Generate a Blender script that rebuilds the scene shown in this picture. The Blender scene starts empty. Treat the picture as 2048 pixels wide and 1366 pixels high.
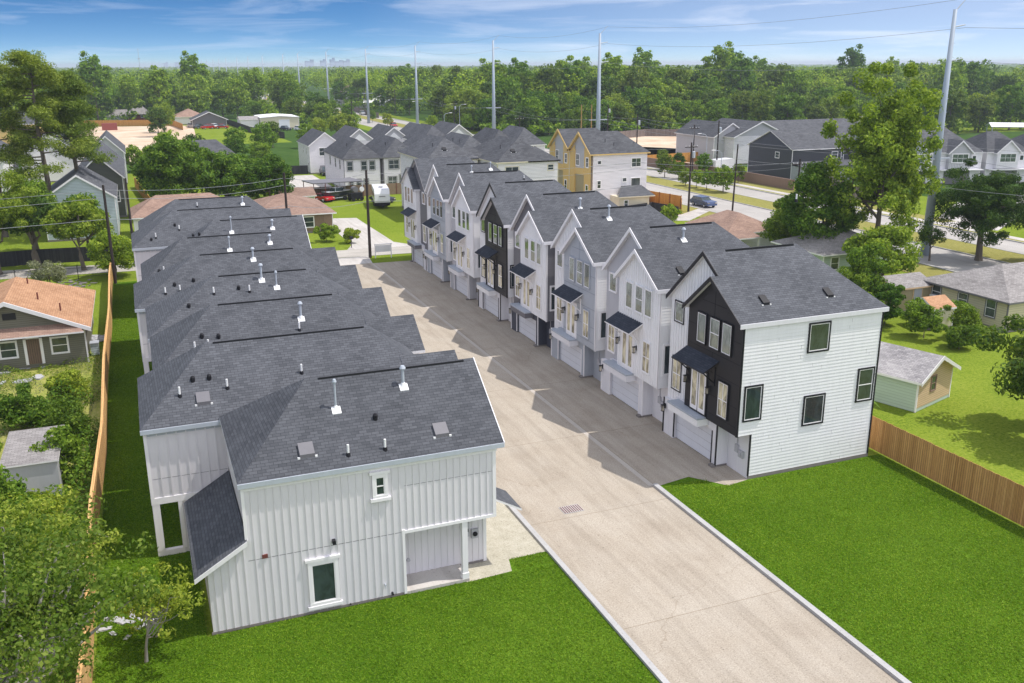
import bpy, math, random
import numpy as np
from mathutils import Vector, Matrix
R_=math.radians
SC=bpy.context.scene
COL=SC.collection
# ------------------------------------------------------------------ camera
f_px,pit,yaw,roll=1859.66,.290219684,.379765878,-.003875521
cy_,sy_=math.cos(yaw),math.sin(yaw)
fw=Vector((sy_*math.cos(pit),cy_*math.cos(pit),-math.sin(pit)))
r0=Vector((cy_,-sy_,0)); u0=r0.cross(fw)
rt=math.cos(roll)*r0+math.sin(roll)*u0; up=rt.cross(fw)
cam=bpy.data.cameras.new('camera'); co=bpy.data.objects.new('camera',cam); COL.objects.link(co)
co.matrix_world=Matrix(((rt.x,up.x,-fw.x,0),(rt.y,up.y,-fw.y,0),(rt.z,up.z,-fw.z,22.0),(0,0,0,1)))
cam.sensor_width=36; cam.lens=f_px/2048*36; cam.clip_start=.5; cam.clip_end=20000
SC.camera=co
# ------------------------------------------------------------------ light
SUN=Vector((.50,-.14,1)).normalized()
w=bpy.data.worlds.new('World'); SC.world=w; w.use_nodes=True
nt=w.node_tree; nt.nodes.clear()
def N(nt,t,**kw):
    n=nt.nodes.new(t)
    for k,v in kw.items(): setattr(n,k,v)
    return n
out=N(nt,'ShaderNodeOutputWorld'); bg=N(nt,'ShaderNodeBackground'); sky=N(nt,'ShaderNodeTexSky')
sky.sky_type='NISHITA'; sky.sun_disc=False; sky.sun_elevation=math.asin(SUN.z); sky.sun_rotation=math.atan2(SUN.x,SUN.y)
sky.dust_density=.3; sky.ozone_density=2.0; sky.air_density=1.0; sky.altitude=50
tc=N(nt,'ShaderNodeTexCoord'); sep=N(nt,'ShaderNodeSeparateXYZ'); nt.links.new(tc.outputs['Generated'],sep.inputs[0])
# clear deep sky: the horizon band is lifted so that the air looks as clean as on that day
mz=N(nt,'ShaderNodeMath',operation='MULTIPLY_ADD'); nt.links.new(sep.outputs[2],mz.inputs[0]); mz.inputs[1].default_value=5.0; mz.inputs[2].default_value=.07
cmb=N(nt,'ShaderNodeCombineXYZ'); nt.links.new(sep.outputs[0],cmb.inputs[0]); nt.links.new(sep.outputs[1],cmb.inputs[1]); nt.links.new(mz.outputs[0],cmb.inputs[2])
nm=N(nt,'ShaderNodeVectorMath',operation='NORMALIZE'); nt.links.new(cmb.outputs[0],nm.inputs[0]); nt.links.new(nm.outputs[0],sky.inputs[0])
hs=N(nt,'ShaderNodeHueSaturation'); hs.inputs['Saturation'].default_value=1.32; nt.links.new(sky.outputs[0],hs.inputs['Color'])
# thin streaky cloud
mp=N(nt,'ShaderNodeMapping'); mp.inputs['Scale'].default_value=(3.2,3.2,34); mp.inputs['Rotation'].default_value=(.05,.10,.3)
nt.links.new(tc.outputs['Generated'],mp.inputs[0])
no=N(nt,'ShaderNodeTexNoise'); no.inputs['Scale'].default_value=1.6; no.inputs['Detail'].default_value=9; no.inputs['Roughness'].default_value=.56; no.inputs['Distortion'].default_value=.6
nt.links.new(mp.outputs[0],no.inputs['Vector'])
rp=N(nt,'ShaderNodeValToRGB'); rp.color_ramp.elements[0].position=.49; rp.color_ramp.elements[1].position=.92
rp.color_ramp.elements[0].color=(0,0,0,1); rp.color_ramp.elements[1].color=(.55,.55,.55,1)
nt.links.new(no.outputs[0],rp.inputs[0])
# more cloud to the east side (right of the picture)
dx=N(nt,'ShaderNodeVectorMath',operation='DOT_PRODUCT'); nt.links.new(tc.outputs['Generated'],dx.inputs[0]); dx.inputs[1].default_value=(.9,.43,0)
mr=N(nt,'ShaderNodeMapRange'); nt.links.new(dx.outputs['Value'],mr.inputs[0]); mr.inputs[1].default_value=.62; mr.inputs[2].default_value=1.0; mr.inputs[3].default_value=0; mr.inputs[4].default_value=.36
ad=N(nt,'ShaderNodeMath',operation='ADD'); ad.use_clamp=True; nt.links.new(rp.outputs[0],ad.inputs[0]); nt.links.new(mr.outputs[0],ad.inputs[1])
# added white overhead, out of view, for brighter and more neutral fill light
mo=N(nt,'ShaderNodeMapRange'); nt.links.new(sep.outputs[2],mo.inputs[0]); mo.inputs[1].default_value=.10; mo.inputs[2].default_value=.45; mo.inputs[3].default_value=0; mo.inputs[4].default_value=.55
ad2=N(nt,'ShaderNodeMath',operation='ADD'); ad2.use_clamp=True; nt.links.new(ad.outputs[0],ad2.inputs[0]); nt.links.new(mo.outputs[0],ad2.inputs[1])
mx=N(nt,'ShaderNodeMix',data_type='RGBA'); nt.links.new(ad2.outputs[0],mx.inputs[0]); nt.links.new(hs.outputs[0],mx.inputs[6]); mx.inputs[7].default_value=(8.35,8.5,9.2,1)
# added bright bank, unseen behind the camera, to lift the south-facing walls
ds=N(nt,'ShaderNodeVectorMath',operation='DOT_PRODUCT'); nt.links.new(tc.outputs['Generated'],ds.inputs[0]); ds.inputs[1].default_value=(.1,-.93,.35)
ms_=N(nt,'ShaderNodeMapRange'); nt.links.new(ds.outputs['Value'],ms_.inputs[0]); ms_.inputs[1].default_value=.45; ms_.inputs[2].default_value=.9; ms_.inputs[3].default_value=0; ms_.inputs[4].default_value=1
mx2=N(nt,'ShaderNodeMix',data_type='RGBA'); nt.links.new(ms_.outputs[0],mx2.inputs[0]); nt.links.new(mx.outputs[2],mx2.inputs[6]); mx2.inputs[7].default_value=(9.6,9.8,11.0,1)
nt.links.new(mx2.outputs[2],bg.inputs[0]); bg.inputs[1].default_value=.13
nt.links.new(bg.outputs[0],out.inputs[0])
sl=bpy.data.lights.new('sun','SUN'); so=bpy.data.objects.new('sun',sl); COL.objects.link(so)
sl.energy=3.9; sl.angle=R_(.53); sl.color=(1,.95,.88); so.rotation_euler=SUN.to_track_quat('Z','Y').to_euler(); so.location=(0,0,200)
SC.view_settings.view_transform='Standard'; SC.view_settings.look='None'; SC.view_settings.gamma=1; SC.view_settings.exposure=.11
# ------------------------------------------------------------------ materials
def newmat(name,rough=.7,spec=.3):
    m=bpy.data.materials.new(name); m.use_nodes=True; b=m.node_tree.nodes['Principled BSDF']
    b.inputs['Roughness'].default_value=rough; b.inputs['Specular IOR Level'].default_value=spec
    return m,m.node_tree,b
def L(nt,a,b): nt.links.new(a,b)
def c4(c): return (c[0],c[1],c[2],1)
def ramp(nt,src,stops):
    r=N(nt,'ShaderNodeValToRGB'); e=r.color_ramp.elements
    while len(e)<len(stops): e.new(.5)
    for i,(p,c) in enumerate(stops): e[i].position=p; e[i].color=c4(c)
    L(nt,src,r.inputs[0]); return r.outputs[0]
def noise(nt,vec,scale,detail=4,rough=.55,dist=0):
    n=N(nt,'ShaderNodeTexNoise'); n.inputs['Scale'].default_value=scale; n.inputs['Detail'].default_value=detail
    n.inputs['Roughness'].default_value=rough; n.inputs['Distortion'].default_value=dist
    if vec is not None: L(nt,vec,n.inputs['Vector'])
    return n.outputs[0]
def mixc(nt,f,a,b,blend='MIX'):
    m=N(nt,'ShaderNodeMix',data_type='RGBA',blend_type=blend)
    for s,i in ((f,0),(a,6),(b,7)):
        if isinstance(s,(int,float)): m.inputs[i].default_value=s
        elif isinstance(s,tuple): m.inputs[i].default_value=c4(s)
        else: L(nt,s,m.inputs[i])
    return m.outputs[2]
def bump(nt,b,h,strength=.3,dist=.02):
    n=N(nt,'ShaderNodeBump'); n.inputs['Strength'].default_value=strength; n.inputs['Distance'].default_value=dist
    L(nt,h,n.inputs['Height']); L(nt,n.outputs[0],b.inputs['Normal'])
def objc(nt): return N(nt,'ShaderNodeTexCoord').outputs['Object']
def posc(nt): return N(nt,'ShaderNodeNewGeometry').outputs['Position']
def uvc(nt): return N(nt,'ShaderNodeTexCoord').outputs['UV']
def scl(nt,v,s,rot=(0,0,0)):
    m=N(nt,'ShaderNodeMapping'); m.inputs['Scale'].default_value=s; m.inputs['Rotation'].default_value=rot; L(nt,v,m.inputs[0]); return m.outputs[0]
def sc(c,k): return (c[0]*k,c[1]*k,c[2]*k)
def paint(name,c,rough=.55,var=.06,spec=.3):
    m,nt,b=newmat(name,rough,spec); p=posc(nt)
    n=noise(nt,scl(nt,p,(1,1,.35)),1.7,6,.65); n9=noise(nt,scl(nt,p,(5,5,.5)),1.3,5,.7); col=mixc(nt,.45,ramp(nt,n,[(.3,sc(c,1-var)),(.7,sc(c,1+var*.5))]),ramp(nt,n9,[(.3,sc(c,.86)),(.65,c)])); L(nt,col,b.inputs['Base Color']); return m
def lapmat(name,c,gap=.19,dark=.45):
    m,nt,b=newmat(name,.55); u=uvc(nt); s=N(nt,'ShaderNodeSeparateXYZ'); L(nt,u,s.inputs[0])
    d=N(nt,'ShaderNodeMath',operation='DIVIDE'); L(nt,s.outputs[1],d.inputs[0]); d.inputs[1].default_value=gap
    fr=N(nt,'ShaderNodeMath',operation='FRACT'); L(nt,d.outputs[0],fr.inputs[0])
    col=ramp(nt,fr.outputs[0],[(0,sc(c,dark)),(.17,sc(c,dark)),(.22,c),(1,c)])  # shadow under each lap painted as a dark line in the colour
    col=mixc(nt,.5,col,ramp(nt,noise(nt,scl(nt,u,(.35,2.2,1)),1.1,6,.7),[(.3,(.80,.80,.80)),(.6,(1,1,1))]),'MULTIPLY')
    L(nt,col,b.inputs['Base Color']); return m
def shingle(name,a,c,w_=.33,h_=.145,bias=0.,patch=.25):
    m,nt,b=newmat(name,.85,.2); u=uvc(nt)
    br=N(nt,'ShaderNodeTexBrick'); L(nt,u,br.inputs['Vector']); br.offset=.5
    br.inputs['Scale'].default_value=1; br.inputs['Brick Width'].default_value=w_; br.inputs['Row Height'].default_value=h_
    br.inputs['Mortar Size'].default_value=.009; br.inputs['Mortar Smooth'].default_value=.2; br.inputs['Bias'].default_value=bias
    br.inputs['Color1'].default_value=c4(a); br.inputs['Color2'].default_value=c4(c); br.inputs['Mortar'].default_value=c4(sc(a,.30))
    n=noise(nt,u,9,6,.7); col=mixc(nt,.55,br.outputs[0],ramp(nt,n,[(.3,(.38,.38,.38)),(.7,(.66,.66,.66))]),'OVERLAY')
    n2=noise(nt,u,.5,4,.6); col=mixc(nt,patch,col,ramp(nt,n2,[(.35,sc(a,.8)),(.65,sc(c,1.1))]))
    oi=N(nt,'ShaderNodeObjectInfo'); mr=N(nt,'ShaderNodeMapRange'); L(nt,oi.outputs['Random'],mr.inputs[0]); mr.inputs[3].default_value=.90; mr.inputs[4].default_value=1.12
    hv=N(nt,'ShaderNodeHueSaturation'); L(nt,col,hv.inputs['Color']); L(nt,mr.outputs[0],hv.inputs['Value'])
    L(nt,hv.outputs[0],b.inputs['Base Color']); bump(nt,b,br.outputs['Fac'],-.5,.02); return m
def grass(name,stops,fine=(14,55),tall=.5):
    m,nt,b=newmat(name,.9,.0); p=posc(nt)
    n1=noise(nt,p,.11,5,.6); n2=noise(nt,p,fine[0],4,.75); n3=noise(nt,p,fine[1],3,.8); n4=noise(nt,p,.9,4,.65)
    a=N(nt,'ShaderNodeMath',operation='MULTIPLY_ADD'); L(nt,n2,a.inputs[0]); a.inputs[1].default_value=.44
    s=N(nt,'ShaderNodeMath',operation='MULTIPLY'); L(nt,n3,s.inputs[0]); s.inputs[1].default_value=.34; L(nt,s.outputs[0],a.inputs[2])
    a2=N(nt,'ShaderNodeMath',operation='MULTIPLY_ADD'); L(nt,n1,a2.inputs[0]); a2.inputs[1].default_value=.17; L(nt,a.outputs[0],a2.inputs[2])
    a3=N(nt,'ShaderNodeMath',operation='MULTIPLY_ADD'); L(nt,n4,a3.inputs[0]); a3.inputs[1].default_value=.09; L(nt,a2.outputs[0],a3.inputs[2])
    L(nt,ramp(nt,a3.outputs[0],stops),b.inputs['Base Color'])
    bump(nt,b,a.outputs[0],tall,.08); return m
def concrete(name,stops,speck=.35,joints=None,scale=.5,streak=None):
    m,nt,b=newmat(name,.85,.2); p=posc(nt)
    n1=noise(nt,p,scale,7,.62,.3); n2=noise(nt,p,15,3,.85); n3=noise(nt,p,6,3,.8)
    col=ramp(nt,n1,stops); avg=stops[len(stops)//2][1]
    col=mixc(nt,speck,col,ramp(nt,n2,[(.30,sc(avg,.30)),(.43,sc(avg,.85)),(.57,sc(avg,1.08)),(.70,sc(avg,1.5))]))
    sp=ramp(nt,n3,[(.30,(.42,.38,.36)),(.37,(1,1,1))]); col=mixc(nt,.8,col,sp,'MULTIPLY')
    if streak:
        n5=noise(nt,scl(nt,p,streak),1.0,5,.6); col=mixc(nt,.35,col,ramp(nt,n5,[(.35,sc(avg,.72)),(.6,sc(avg,1.1))]))
    if joints:
        br=N(nt,'ShaderNodeTexBrick'); L(nt,p,br.inputs['Vector']); br.offset=0; br.inputs['Scale'].default_value=1
        br.inputs['Brick Width'].default_value=joints[0]; br.inputs['Row Height'].default_value=joints[1]; br.inputs['Mortar Size'].default_value=.018
        br.inputs['Color1'].default_value=(1,1,1,1); br.inputs['Color2'].default_value=(.94,.94,.94,1); br.inputs['Mortar'].default_value=(.62,.58,.52,1)
        col=mixc(nt,1,col,br.outputs[0],'MULTIPLY')
    if name in('driveway_concrete','pale_slab'):
        vo=N(nt,'ShaderNodeTexVoronoi'); vo.feature='DISTANCE_TO_EDGE'; vo.inputs['Scale'].default_value=.13
        wv=N(nt,'ShaderNodeVectorMath',operation='MULTIPLY_ADD'); nn=N(nt,'ShaderNodeTexNoise'); nn.inputs['Scale'].default_value=.8; nn.inputs['Detail'].default_value=6; L(nt,p,nn.inputs['Vector'])
        L(nt,nn.outputs[1],wv.inputs[0]); wv.inputs[1].default_value=(1.6,1.6,0); L(nt,p,wv.inputs[2]); L(nt,wv.outputs[0],vo.inputs['Vector'])
        gate=ramp(nt,noise(nt,p,.16,3),[(.50,(1,1,1)),(.56,(0,0,0))])
        ck=ramp(nt,vo.outputs['Distance'],[(.0012,(.80,.77,.74)),(.003,(1,1,1))]); ck2=mixc(nt,gate,ck,(1.,1.,1.)); col=mixc(nt,1,col,ck2,'MULTIPLY')
        st=ramp(nt,noise(nt,scl(nt,p,(1.6,.12,1)),1.0,5,.65),[(.36,(.80,.79,.78)),(.56,(1,1,1))]); col=mixc(nt,.8,col,st,'MULTIPLY')
    L(nt,col,b.inputs['Base Color']); bump(nt,b,n2,.35,.01); return m
def leafmat(name,dark,mid,light,nscale=.55,trans=.36):
    m,nt,b=newmat(name,.6,.15)
    g=N(nt,'ShaderNodeNewGeometry'); oi=N(nt,'ShaderNodeObjectInfo')
    n=noise(nt,objc(nt),nscale,2,.6)
    a=N(nt,'ShaderNodeMath',operation='MULTIPLY_ADD'); L(nt,g.outputs['Random Per Island'],a.inputs[0]); a.inputs[1].default_value=.55
    s=N(nt,'ShaderNodeMath',operation='MULTIPLY'); L(nt,n,s.inputs[0]); s.inputs[1].default_value=.5; L(nt,s.outputs[0],a.inputs[2])
    col=ramp(nt,a.outputs[0],[(.15,dark),(.5,mid),(.9,light)])
    hsv=N(nt,'ShaderNodeHueSaturation'); L(nt,col,hsv.inputs['Color'])
    mr=N(nt,'ShaderNodeMapRange'); L(nt,oi.outputs['Random'],mr.inputs[0]); mr.inputs[3].default_value=.65; mr.inputs[4].default_value=1.3; L(nt,mr.outputs[0],hsv.inputs['Value'])
    mh=N(nt,'ShaderNodeMapRange'); L(nt,oi.outputs['Random'],mh.inputs[0]); mh.inputs[3].default_value=.515; mh.inputs[4].default_value=.475; L(nt,mh.outputs[0],hsv.inputs['Hue'])
    L(nt,hsv.outputs[0],b.inputs['Base Color'])
    t=N(nt,'ShaderNodeBsdfTranslucent'); br=N(nt,'ShaderNodeMix',data_type='RGBA',blend_type='MULTIPLY'); br.inputs[0].default_value=1; L(nt,hsv.outputs[0],br.inputs[6]); br.inputs[7].default_value=(1.25,1.3,.6,1)
    L(nt,br.outputs[2],t.inputs[0])
    ms=N(nt,'ShaderNodeMixShader'); ms.inputs[0].default_value=trans; L(nt,b.outputs[0],ms.inputs[1]); L(nt,t.outputs[0],ms.inputs[2])
    L(nt,ms.outputs[0],nt.nodes['Material Output'].inputs[0]); return m
def glass(name,c,rough=.04,spec=.9,metal=.0,con=1.):
    m,nt,b=newmat(name,rough,spec); p=posc(nt)
    n=noise(nt,scl(nt,p,(1,1,.5)),1.9,4,.6,.8)
    L(nt,ramp(nt,n,[(.40,sc(c,1-.6*con)),(.48,c),(.60,sc(c,1+.7*con))]),b.inputs['Base Color'])  # uneven pane colour, painted to mimic curtains and reflections
    b.inputs['IOR'].default_value=1.55; b.inputs['Metallic'].default_value=metal; bump(nt,b,noise(nt,p,.8,2),.04,.05); return m
def wood(name,a,c,board=.14):
    m,nt,b=newmat(name,.8,.15); u=uvc(nt)
    br=N(nt,'ShaderNodeTexBrick'); L(nt,u,br.inputs['Vector']); br.offset=0; br.inputs['Scale'].default_value=1
    br.inputs['Brick Width'].default_value=board; br.inputs['Row Height'].default_value=50; br.inputs['Mortar Size'].default_value=.008
    br.inputs['Color1'].default_value=c4(a); br.inputs['Color2'].default_value=c4(c); br.inputs['Mortar'].default_value=c4(sc(a,.25))
    n=noise(nt,scl(nt,u,(9,.9,1)),2.2,6,.7); col=mixc(nt,.6,br.outputs[0],ramp(nt,n,[(.3,(.3,.3,.3)),(.7,(.7,.7,.7))]),'OVERLAY')
    L(nt,col,b.inputs['Base Color']); return m
M={}
M['shingle']=shingle('charcoal_shingle',(.062,.066,.076),(.108,.113,.127))
M['shingle_b']=shingle('dark_shingle',(.05,.053,.064),(.10,.105,.12))
M['shingle_far']=shingle('far_shingle',(.058,.06,.068),(.105,.108,.118),.6,.3)
M['awning']=shingle('awning_shingle',(.030,.036,.05),(.055,.062,.08))
M['shingle_tan']=shingle('tan_shingle',(.35,.185,.10),(.50,.29,.17),.35,.16,patch=.35)
M['shingle_brown']=shingle('brown_shingle',(.22,.14,.11),(.34,.23,.18),.35,.16,patch=.35)
M['shingle_grey']=shingle('grey_shingle',(.19,.175,.17),(.33,.31,.30),.33,.15,patch=.3)
M['shingle_old']=shingle('weathered_shingle',(.20,.19,.20),(.40,.38,.38),.3,.15,patch=.4)
M['white']=paint('white_paint',(.84,.835,.845)); M['trimw']=paint('white_trim',(.85,.83,.84),var=.03)
M['offwhite']=paint('offwhite_paint',(.76,.75,.78)); M['lgrey']=paint('light_grey_paint',(.46,.46,.49))
M['bgrey']=paint('blue_grey_paint',(.40,.425,.47)); M['taupe']=paint('taupe_paint',(.165,.16,.175)); M['black']=paint('black_paint',(.018,.018,.022),.5)
M['batten']=paint('warm_white_board',(.71,.69,.715),var=.04); M['ledge']=paint('ledge_metal',(.42,.46,.52),.5)
M['seam']=paint('panel_seam',(.22,.25,.30)); M['gdoor']=paint('garage_white',(.72,.74,.80),var=.03); M['navy']=paint('slate_paint',(.07,.075,.10))
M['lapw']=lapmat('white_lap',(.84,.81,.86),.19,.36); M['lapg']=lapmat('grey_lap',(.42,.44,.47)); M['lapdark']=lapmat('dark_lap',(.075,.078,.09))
M['lapolive']=lapmat('olive_lap',(.13,.135,.115)); M['lapblue']=lapmat('pale_blue_lap',(.50,.58,.62)); M['lapcream']=lapmat('cream_lap',(.62,.56,.40),.2,.75)
M['lapgreen']=lapmat('pale_green_lap',(.50,.60,.52),.2,.8); M['laptan']=lapmat('tan_lap',(.66,.48,.30),.15,.7); M['lapbung']=lapmat('khaki_lap',(.17,.165,.13),.16,.6)
M['yellow']=paint('yellow_paint',(.66,.46,.18)); M['cream']=paint('cream_paint',(.66,.60,.46)); M['khaki']=paint('khaki_paint',(.36,.31,.20))
M['brick']=paint('brown_brick',(.26,.17,.13)); M['redbrick']=paint('red_brick',(.26,.07,.06)); M['concrete']=paint('slab_concrete',(.50,.49,.47),.85,.15)
M['fdn']=paint('foundation_concrete',(.22,.20,.19),.9,.2); M['metal']=paint('galvanised_metal',(.46,.50,.56),.35,.08,.6); M['pole']=paint('pole_steel',(.36,.42,.50),.5,.10)
M['pvc']=paint('white_pipe',(.85,.85,.85)); M['rubber']=paint('black_rubber',(.012,.012,.016),.6); M['vent']=paint('ridge_vent_black',(.016,.017,.02),.8)
M['timber']=paint('dark_pole_timber',(.045,.034,.032),.85,.3); M['timber2']=paint('yellow_pole_timber',(.36,.23,.08),.85,.2); M['wire']=paint('cable',(.30,.31,.33),.4)
M['gl_dark']=glass('dark_glass',(.035,.05,.055),con=.4); M['gl_green']=glass('green_glass',(.045,.06,.058),con=.35); M['gl_cream']=glass('cream_blind_glass',(.40,.365,.25),.08)
M['gl_mix']=glass('reflecting_glass',(.20,.24,.225),metal=.6,con=.45); M['lamp_glass']=glass('lantern_glass',(.5,.45,.35),.2)
M['fence_wood']=wood('cedar_fence',(.46,.24,.08),(.66,.37,.14)); M['fence_light']=wood('new_pine_fence',(.62,.36,.15),(.72,.45,.2))
M['fence_brown']=wood('brown_fence',(.20,.14,.10),(.30,.21,.15),2.4); M['fence_dark']=wood('dark_fence',(.035,.035,.04),(.055,.055,.06)); M['fence_grey']=wood('grey_fence',(.16,.13,.12),(.24,.2,.18))
M['fence_orange']=wood('orange_fence',(.50,.24,.06),(.62,.33,.1)); M['bark']=paint('bark',(.15,.125,.10),.9,.35); M['bark_pale']=paint('pale_bark',(.30,.28,.25),.9,.3)
M['lawn']=grass('bright_lawn',[(.40,(.018,.050,.003)),(.475,(.048,.112,.006)),(.54,(.080,.162,.010)),(.63,(.17,.27,.03))],(9,34),.8)
M['yard']=grass('yard_grass',[(.36,(.05,.085,.012)),(.46,(.12,.18,.018)),(.55,(.19,.245,.03)),(.68,(.30,.31,.07))],(5,18))
M['dry']=grass('dry_grass',[(.30,(.13,.13,.03)),(.5,(.24,.23,.07)),(.72,(.36,.31,.12))],(3,12))
M['weed']=grass('weedy_ground',[(.30,(.06,.09,.015)),(.45,(.18,.23,.04)),(.55,(.32,.31,.09)),(.68,(.48,.38,.2))],(4,15))
M['land']=grass('woodland_floor',[(.30,(.02,.045,.012)),(.5,(.045,.09,.02)),(.72,(.09,.14,.035))],(.4,2))
M['drive']=concrete('driveway_concrete',[(.28,(.27,.215,.16)),(.45,(.375,.318,.25)),(.6,(.43,.378,.312)),(.75,(.48,.43,.36))],.6,(8.1,9.6),.33)
M['gutter']=concrete('gutter_concrete',[(.3,(.40,.36,.315)),(.7,(.49,.445,.39))],.3)
M['kerb']=concrete('kerb_concrete',[(.3,(.33,.325,.32)),(.7,(.46,.455,.45))],.25)
M['gravel']=concrete('pale_gravel',[(.3,(.30,.28,.21)),(.5,(.42,.39,.31)),(.7,(.54,.51,.43))],.6,None,2)
M['road']=concrete('road_concrete',[(.3,(.33,.31,.29)),(.6,(.42,.395,.37)),(.75,(.47,.44,.41))],.2,(4.6,4.5),.25,(.5,.03,1))
M['street']=concrete('street_asphalt',[(.3,(.32,.29,.26)),(.6,(.44,.41,.37)),(.75,(.50,.46,.42))],.3,None,.4,(.03,.9,1))
M['slab']=concrete('pale_slab',[(.3,(.44,.41,.38)),(.6,(.54,.51,.48)),(.8,(.60,.575,.55))],.2,(4,4),.3)
M['dirt']=concrete('bare_dirt',[(.3,(.40,.28,.18)),(.5,(.58,.44,.32)),(.7,(.72,.62,.5))],.3,None,.12)
M['red']=paint('red_car_paint',(.45,.01,.015),.25,.02,.6); M['dkcar']=paint('dark_car_paint',(.03,.032,.05),.25,.02,.6); M['bluecar']=paint('blue_car_paint',(.06,.09,.2),.25,.02,.6)
M['silver']=paint('silver_car_paint',(.45,.46,.48),.3,.02,.6); M['whitecar']=paint('white_car_paint',(.8,.8,.82),.25,.02,.6); M['purple']=paint('purple_car_paint',(.10,.06,.22),.3,.02,.6)
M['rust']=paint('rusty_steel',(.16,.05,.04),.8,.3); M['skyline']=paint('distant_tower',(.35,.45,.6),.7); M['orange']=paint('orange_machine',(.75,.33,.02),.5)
M['blade']=leafmat('grass_blade',(.055,.125,.005),(.125,.235,.010),(.24,.37,.025),.25,.25)
M['leaf']=leafmat('leaf_green',(.035,.085,.008),(.12,.225,.018),(.27,.38,.040))
M['leaf_y']=leafmat('leaf_yellowgreen',(.055,.11,.010),(.17,.26,.022),(.35,.43,.055))
M['leaf_d']=leafmat('leaf_dark',(.020,.058,.010),(.075,.145,.018),(.18,.245,.035))
M['leaf_p']=leafmat('pine_needles',(.05,.10,.012),(.14,.215,.028),(.29,.36,.07))
M['leaf_near']=leafmat('leaf_near',(.06,.12,.012),(.19,.28,.03),(.42,.48,.09),.55,.42)
M['leaf_b']=leafmat('leaf_fresh',(.035,.085,.008),(.14,.24,.018),(.32,.43,.05))
M['leaf_far']=leafmat('far_leaf',(.028,.088,.008),(.130,.250,.020),(.30,.43,.045),.34)
M['leaf_grey']=leafmat('grey_leaf',(.09,.11,.06),(.18,.2,.12),(.32,.34,.22))
# ------------------------------------------------------------------ mesh builder
class MB:
    def __init__(s): s.v=[]; s.f=[]; s.m=[]; s.t=None
    def p(s,q):
        if s.t: q=s.t(q)
        s.v.append((float(q[0]),float(q[1]),float(q[2]))); return len(s.v)-1
    def poly(s,pts,mi=0): s.f.append([s.p(q) for q in pts]); s.m.append(mi)
    def box(s,x0,x1,y0,y1,z0,z1,mi=0):
        P=[s.p(q) for q in ((x0,y0,z0),(x1,y0,z0),(x1,y1,z0),(x0,y1,z0),(x0,y0,z1),(x1,y0,z1),(x1,y1,z1),(x0,y1,z1))]
        for f in ((0,3,2,1),(4,5,6,7),(0,1,5,4),(1,2,6,5),(2,3,7,6),(3,0,4,7)): s.f.append([P[i] for i in f]); s.m.append(mi)
    def prism(s,pts,vec,mi=0,ms=None):
        a=[s.p(q) for q in pts]; b=[s.p((q[0]+vec[0],q[1]+vec[1],q[2]+vec[2])) for q in pts]; n=len(pts)
        s.f.append(a); s.m.append(mi); s.f.append(b[::-1]); s.m.append(mi if ms is None else ms)
        for i in range(n): j=(i+1)%n; s.f.append([a[i],b[i],b[j],a[j]]); s.m.append(mi if ms is None else ms)
    def tube(s,pts,n=8,mi=0,cap=True):   # pts: [(p,r)]
        rings=[]
        for i,(p,r) in enumerate(pts):
            p=Vector(p); a=Vector(pts[max(i-1,0)][0]); b=Vector(pts[min(i+1,len(pts)-1)][0]); d=(b-a)
            d=d.normalized() if d.length>1e-6 else Vector((0,0,1))
            q=d.to_track_quat('Z','Y'); rings.append([s.p(p+q@Vector((r*math.cos(2*math.pi*k/n),r*math.sin(2*math.pi*k/n),0))) for k in range(n)])
        for a,b in zip(rings,rings[1:]):
            for k in range(n): s.f.append([a[k],a[(k+1)%n],b[(k+1)%n],b[k]]); s.m.append(mi)
        if cap: s.f.append(rings[0][::-1]); s.m.append(mi); s.f.append(rings[-1]); s.m.append(mi)
    def build(s,name,mats,parent=None,smooth=False,loc=None):
        me=bpy.data.meshes.new(name); me.from_pydata(s.v,[],s.f)
        for m in (mats if isinstance(mats,(list,tuple)) else [mats]): me.materials.append(M[m] if isinstance(m,str) else m)
        me.polygons.foreach_set('material_index',s.m)
        uv=me.uv_layers.new(name='UVMap'); co_=[0.0]*(2*len(me.loops))
        V=me.vertices
        for pl in me.polygons:
            n=pl.normal; h=Vector((-n.y,n.x,0))
            if h.length<1e-4: U=Vector((1,0,0)); W=Vector((0,1,0))
            else: U=h.normalized(); W=n.cross(U)
            for li in pl.loop_indices:
                c=V[me.loops[li].vertex_index].co; co_[2*li]=c.dot(U); co_[2*li+1]=c.dot(W)
        uv.data.foreach_set('uv',co_)
        if smooth: me.polygons.foreach_set('use_smooth',[True]*len(me.polygons))
        o=bpy.data.objects.new(name,me); COL.objects.link(o)
        if parent: o.parent=parent
        if loc: o.location=loc
        return o
def tag(o,label=None,cat=None,group=None,kind=None):
    if label: o['label']=label
    if cat: o['category']=cat
    if group: o['group']=group
    if kind: o['kind']=kind
    return o
def thing(name,label,cat,loc=(0,0,0),rz=0,group=None):
    o=bpy.data.objects.new(name,None); COL.objects.link(o); o.location=loc; o.rotation_euler=(0,0,rz); o.empty_display_size=.5
    return tag(o,label,cat,group)
def copy_tree(o,loc=None,rz=None,s=None,label=None,group=None,parent=None):
    c=o.copy(); COL.objects.link(c)
    if parent: c.parent=parent
    if loc is not None: c.location=loc
    if rz is not None: c.rotation_euler=(0,0,rz)
    if s is not None: c.scale=s if isinstance(s,tuple) else (s,s,s)
    if label: c['label']=label
    if group: c['group']=group
    for ch in list(o.children): copy_tree(ch,parent=c)
    return c
def sheet(name,polys,z,mat,kind='structure',label=None):
    b=MB()
    for p in polys: b.poly([(x,y,z) for x,y in p])
    return tag(b.build(name,mat),label,None,None,kind)
def rect(x0,x1,y0,y1): return [(x0,y0),(x1,y0),(x1,y1),(x0,y1)]
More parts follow.
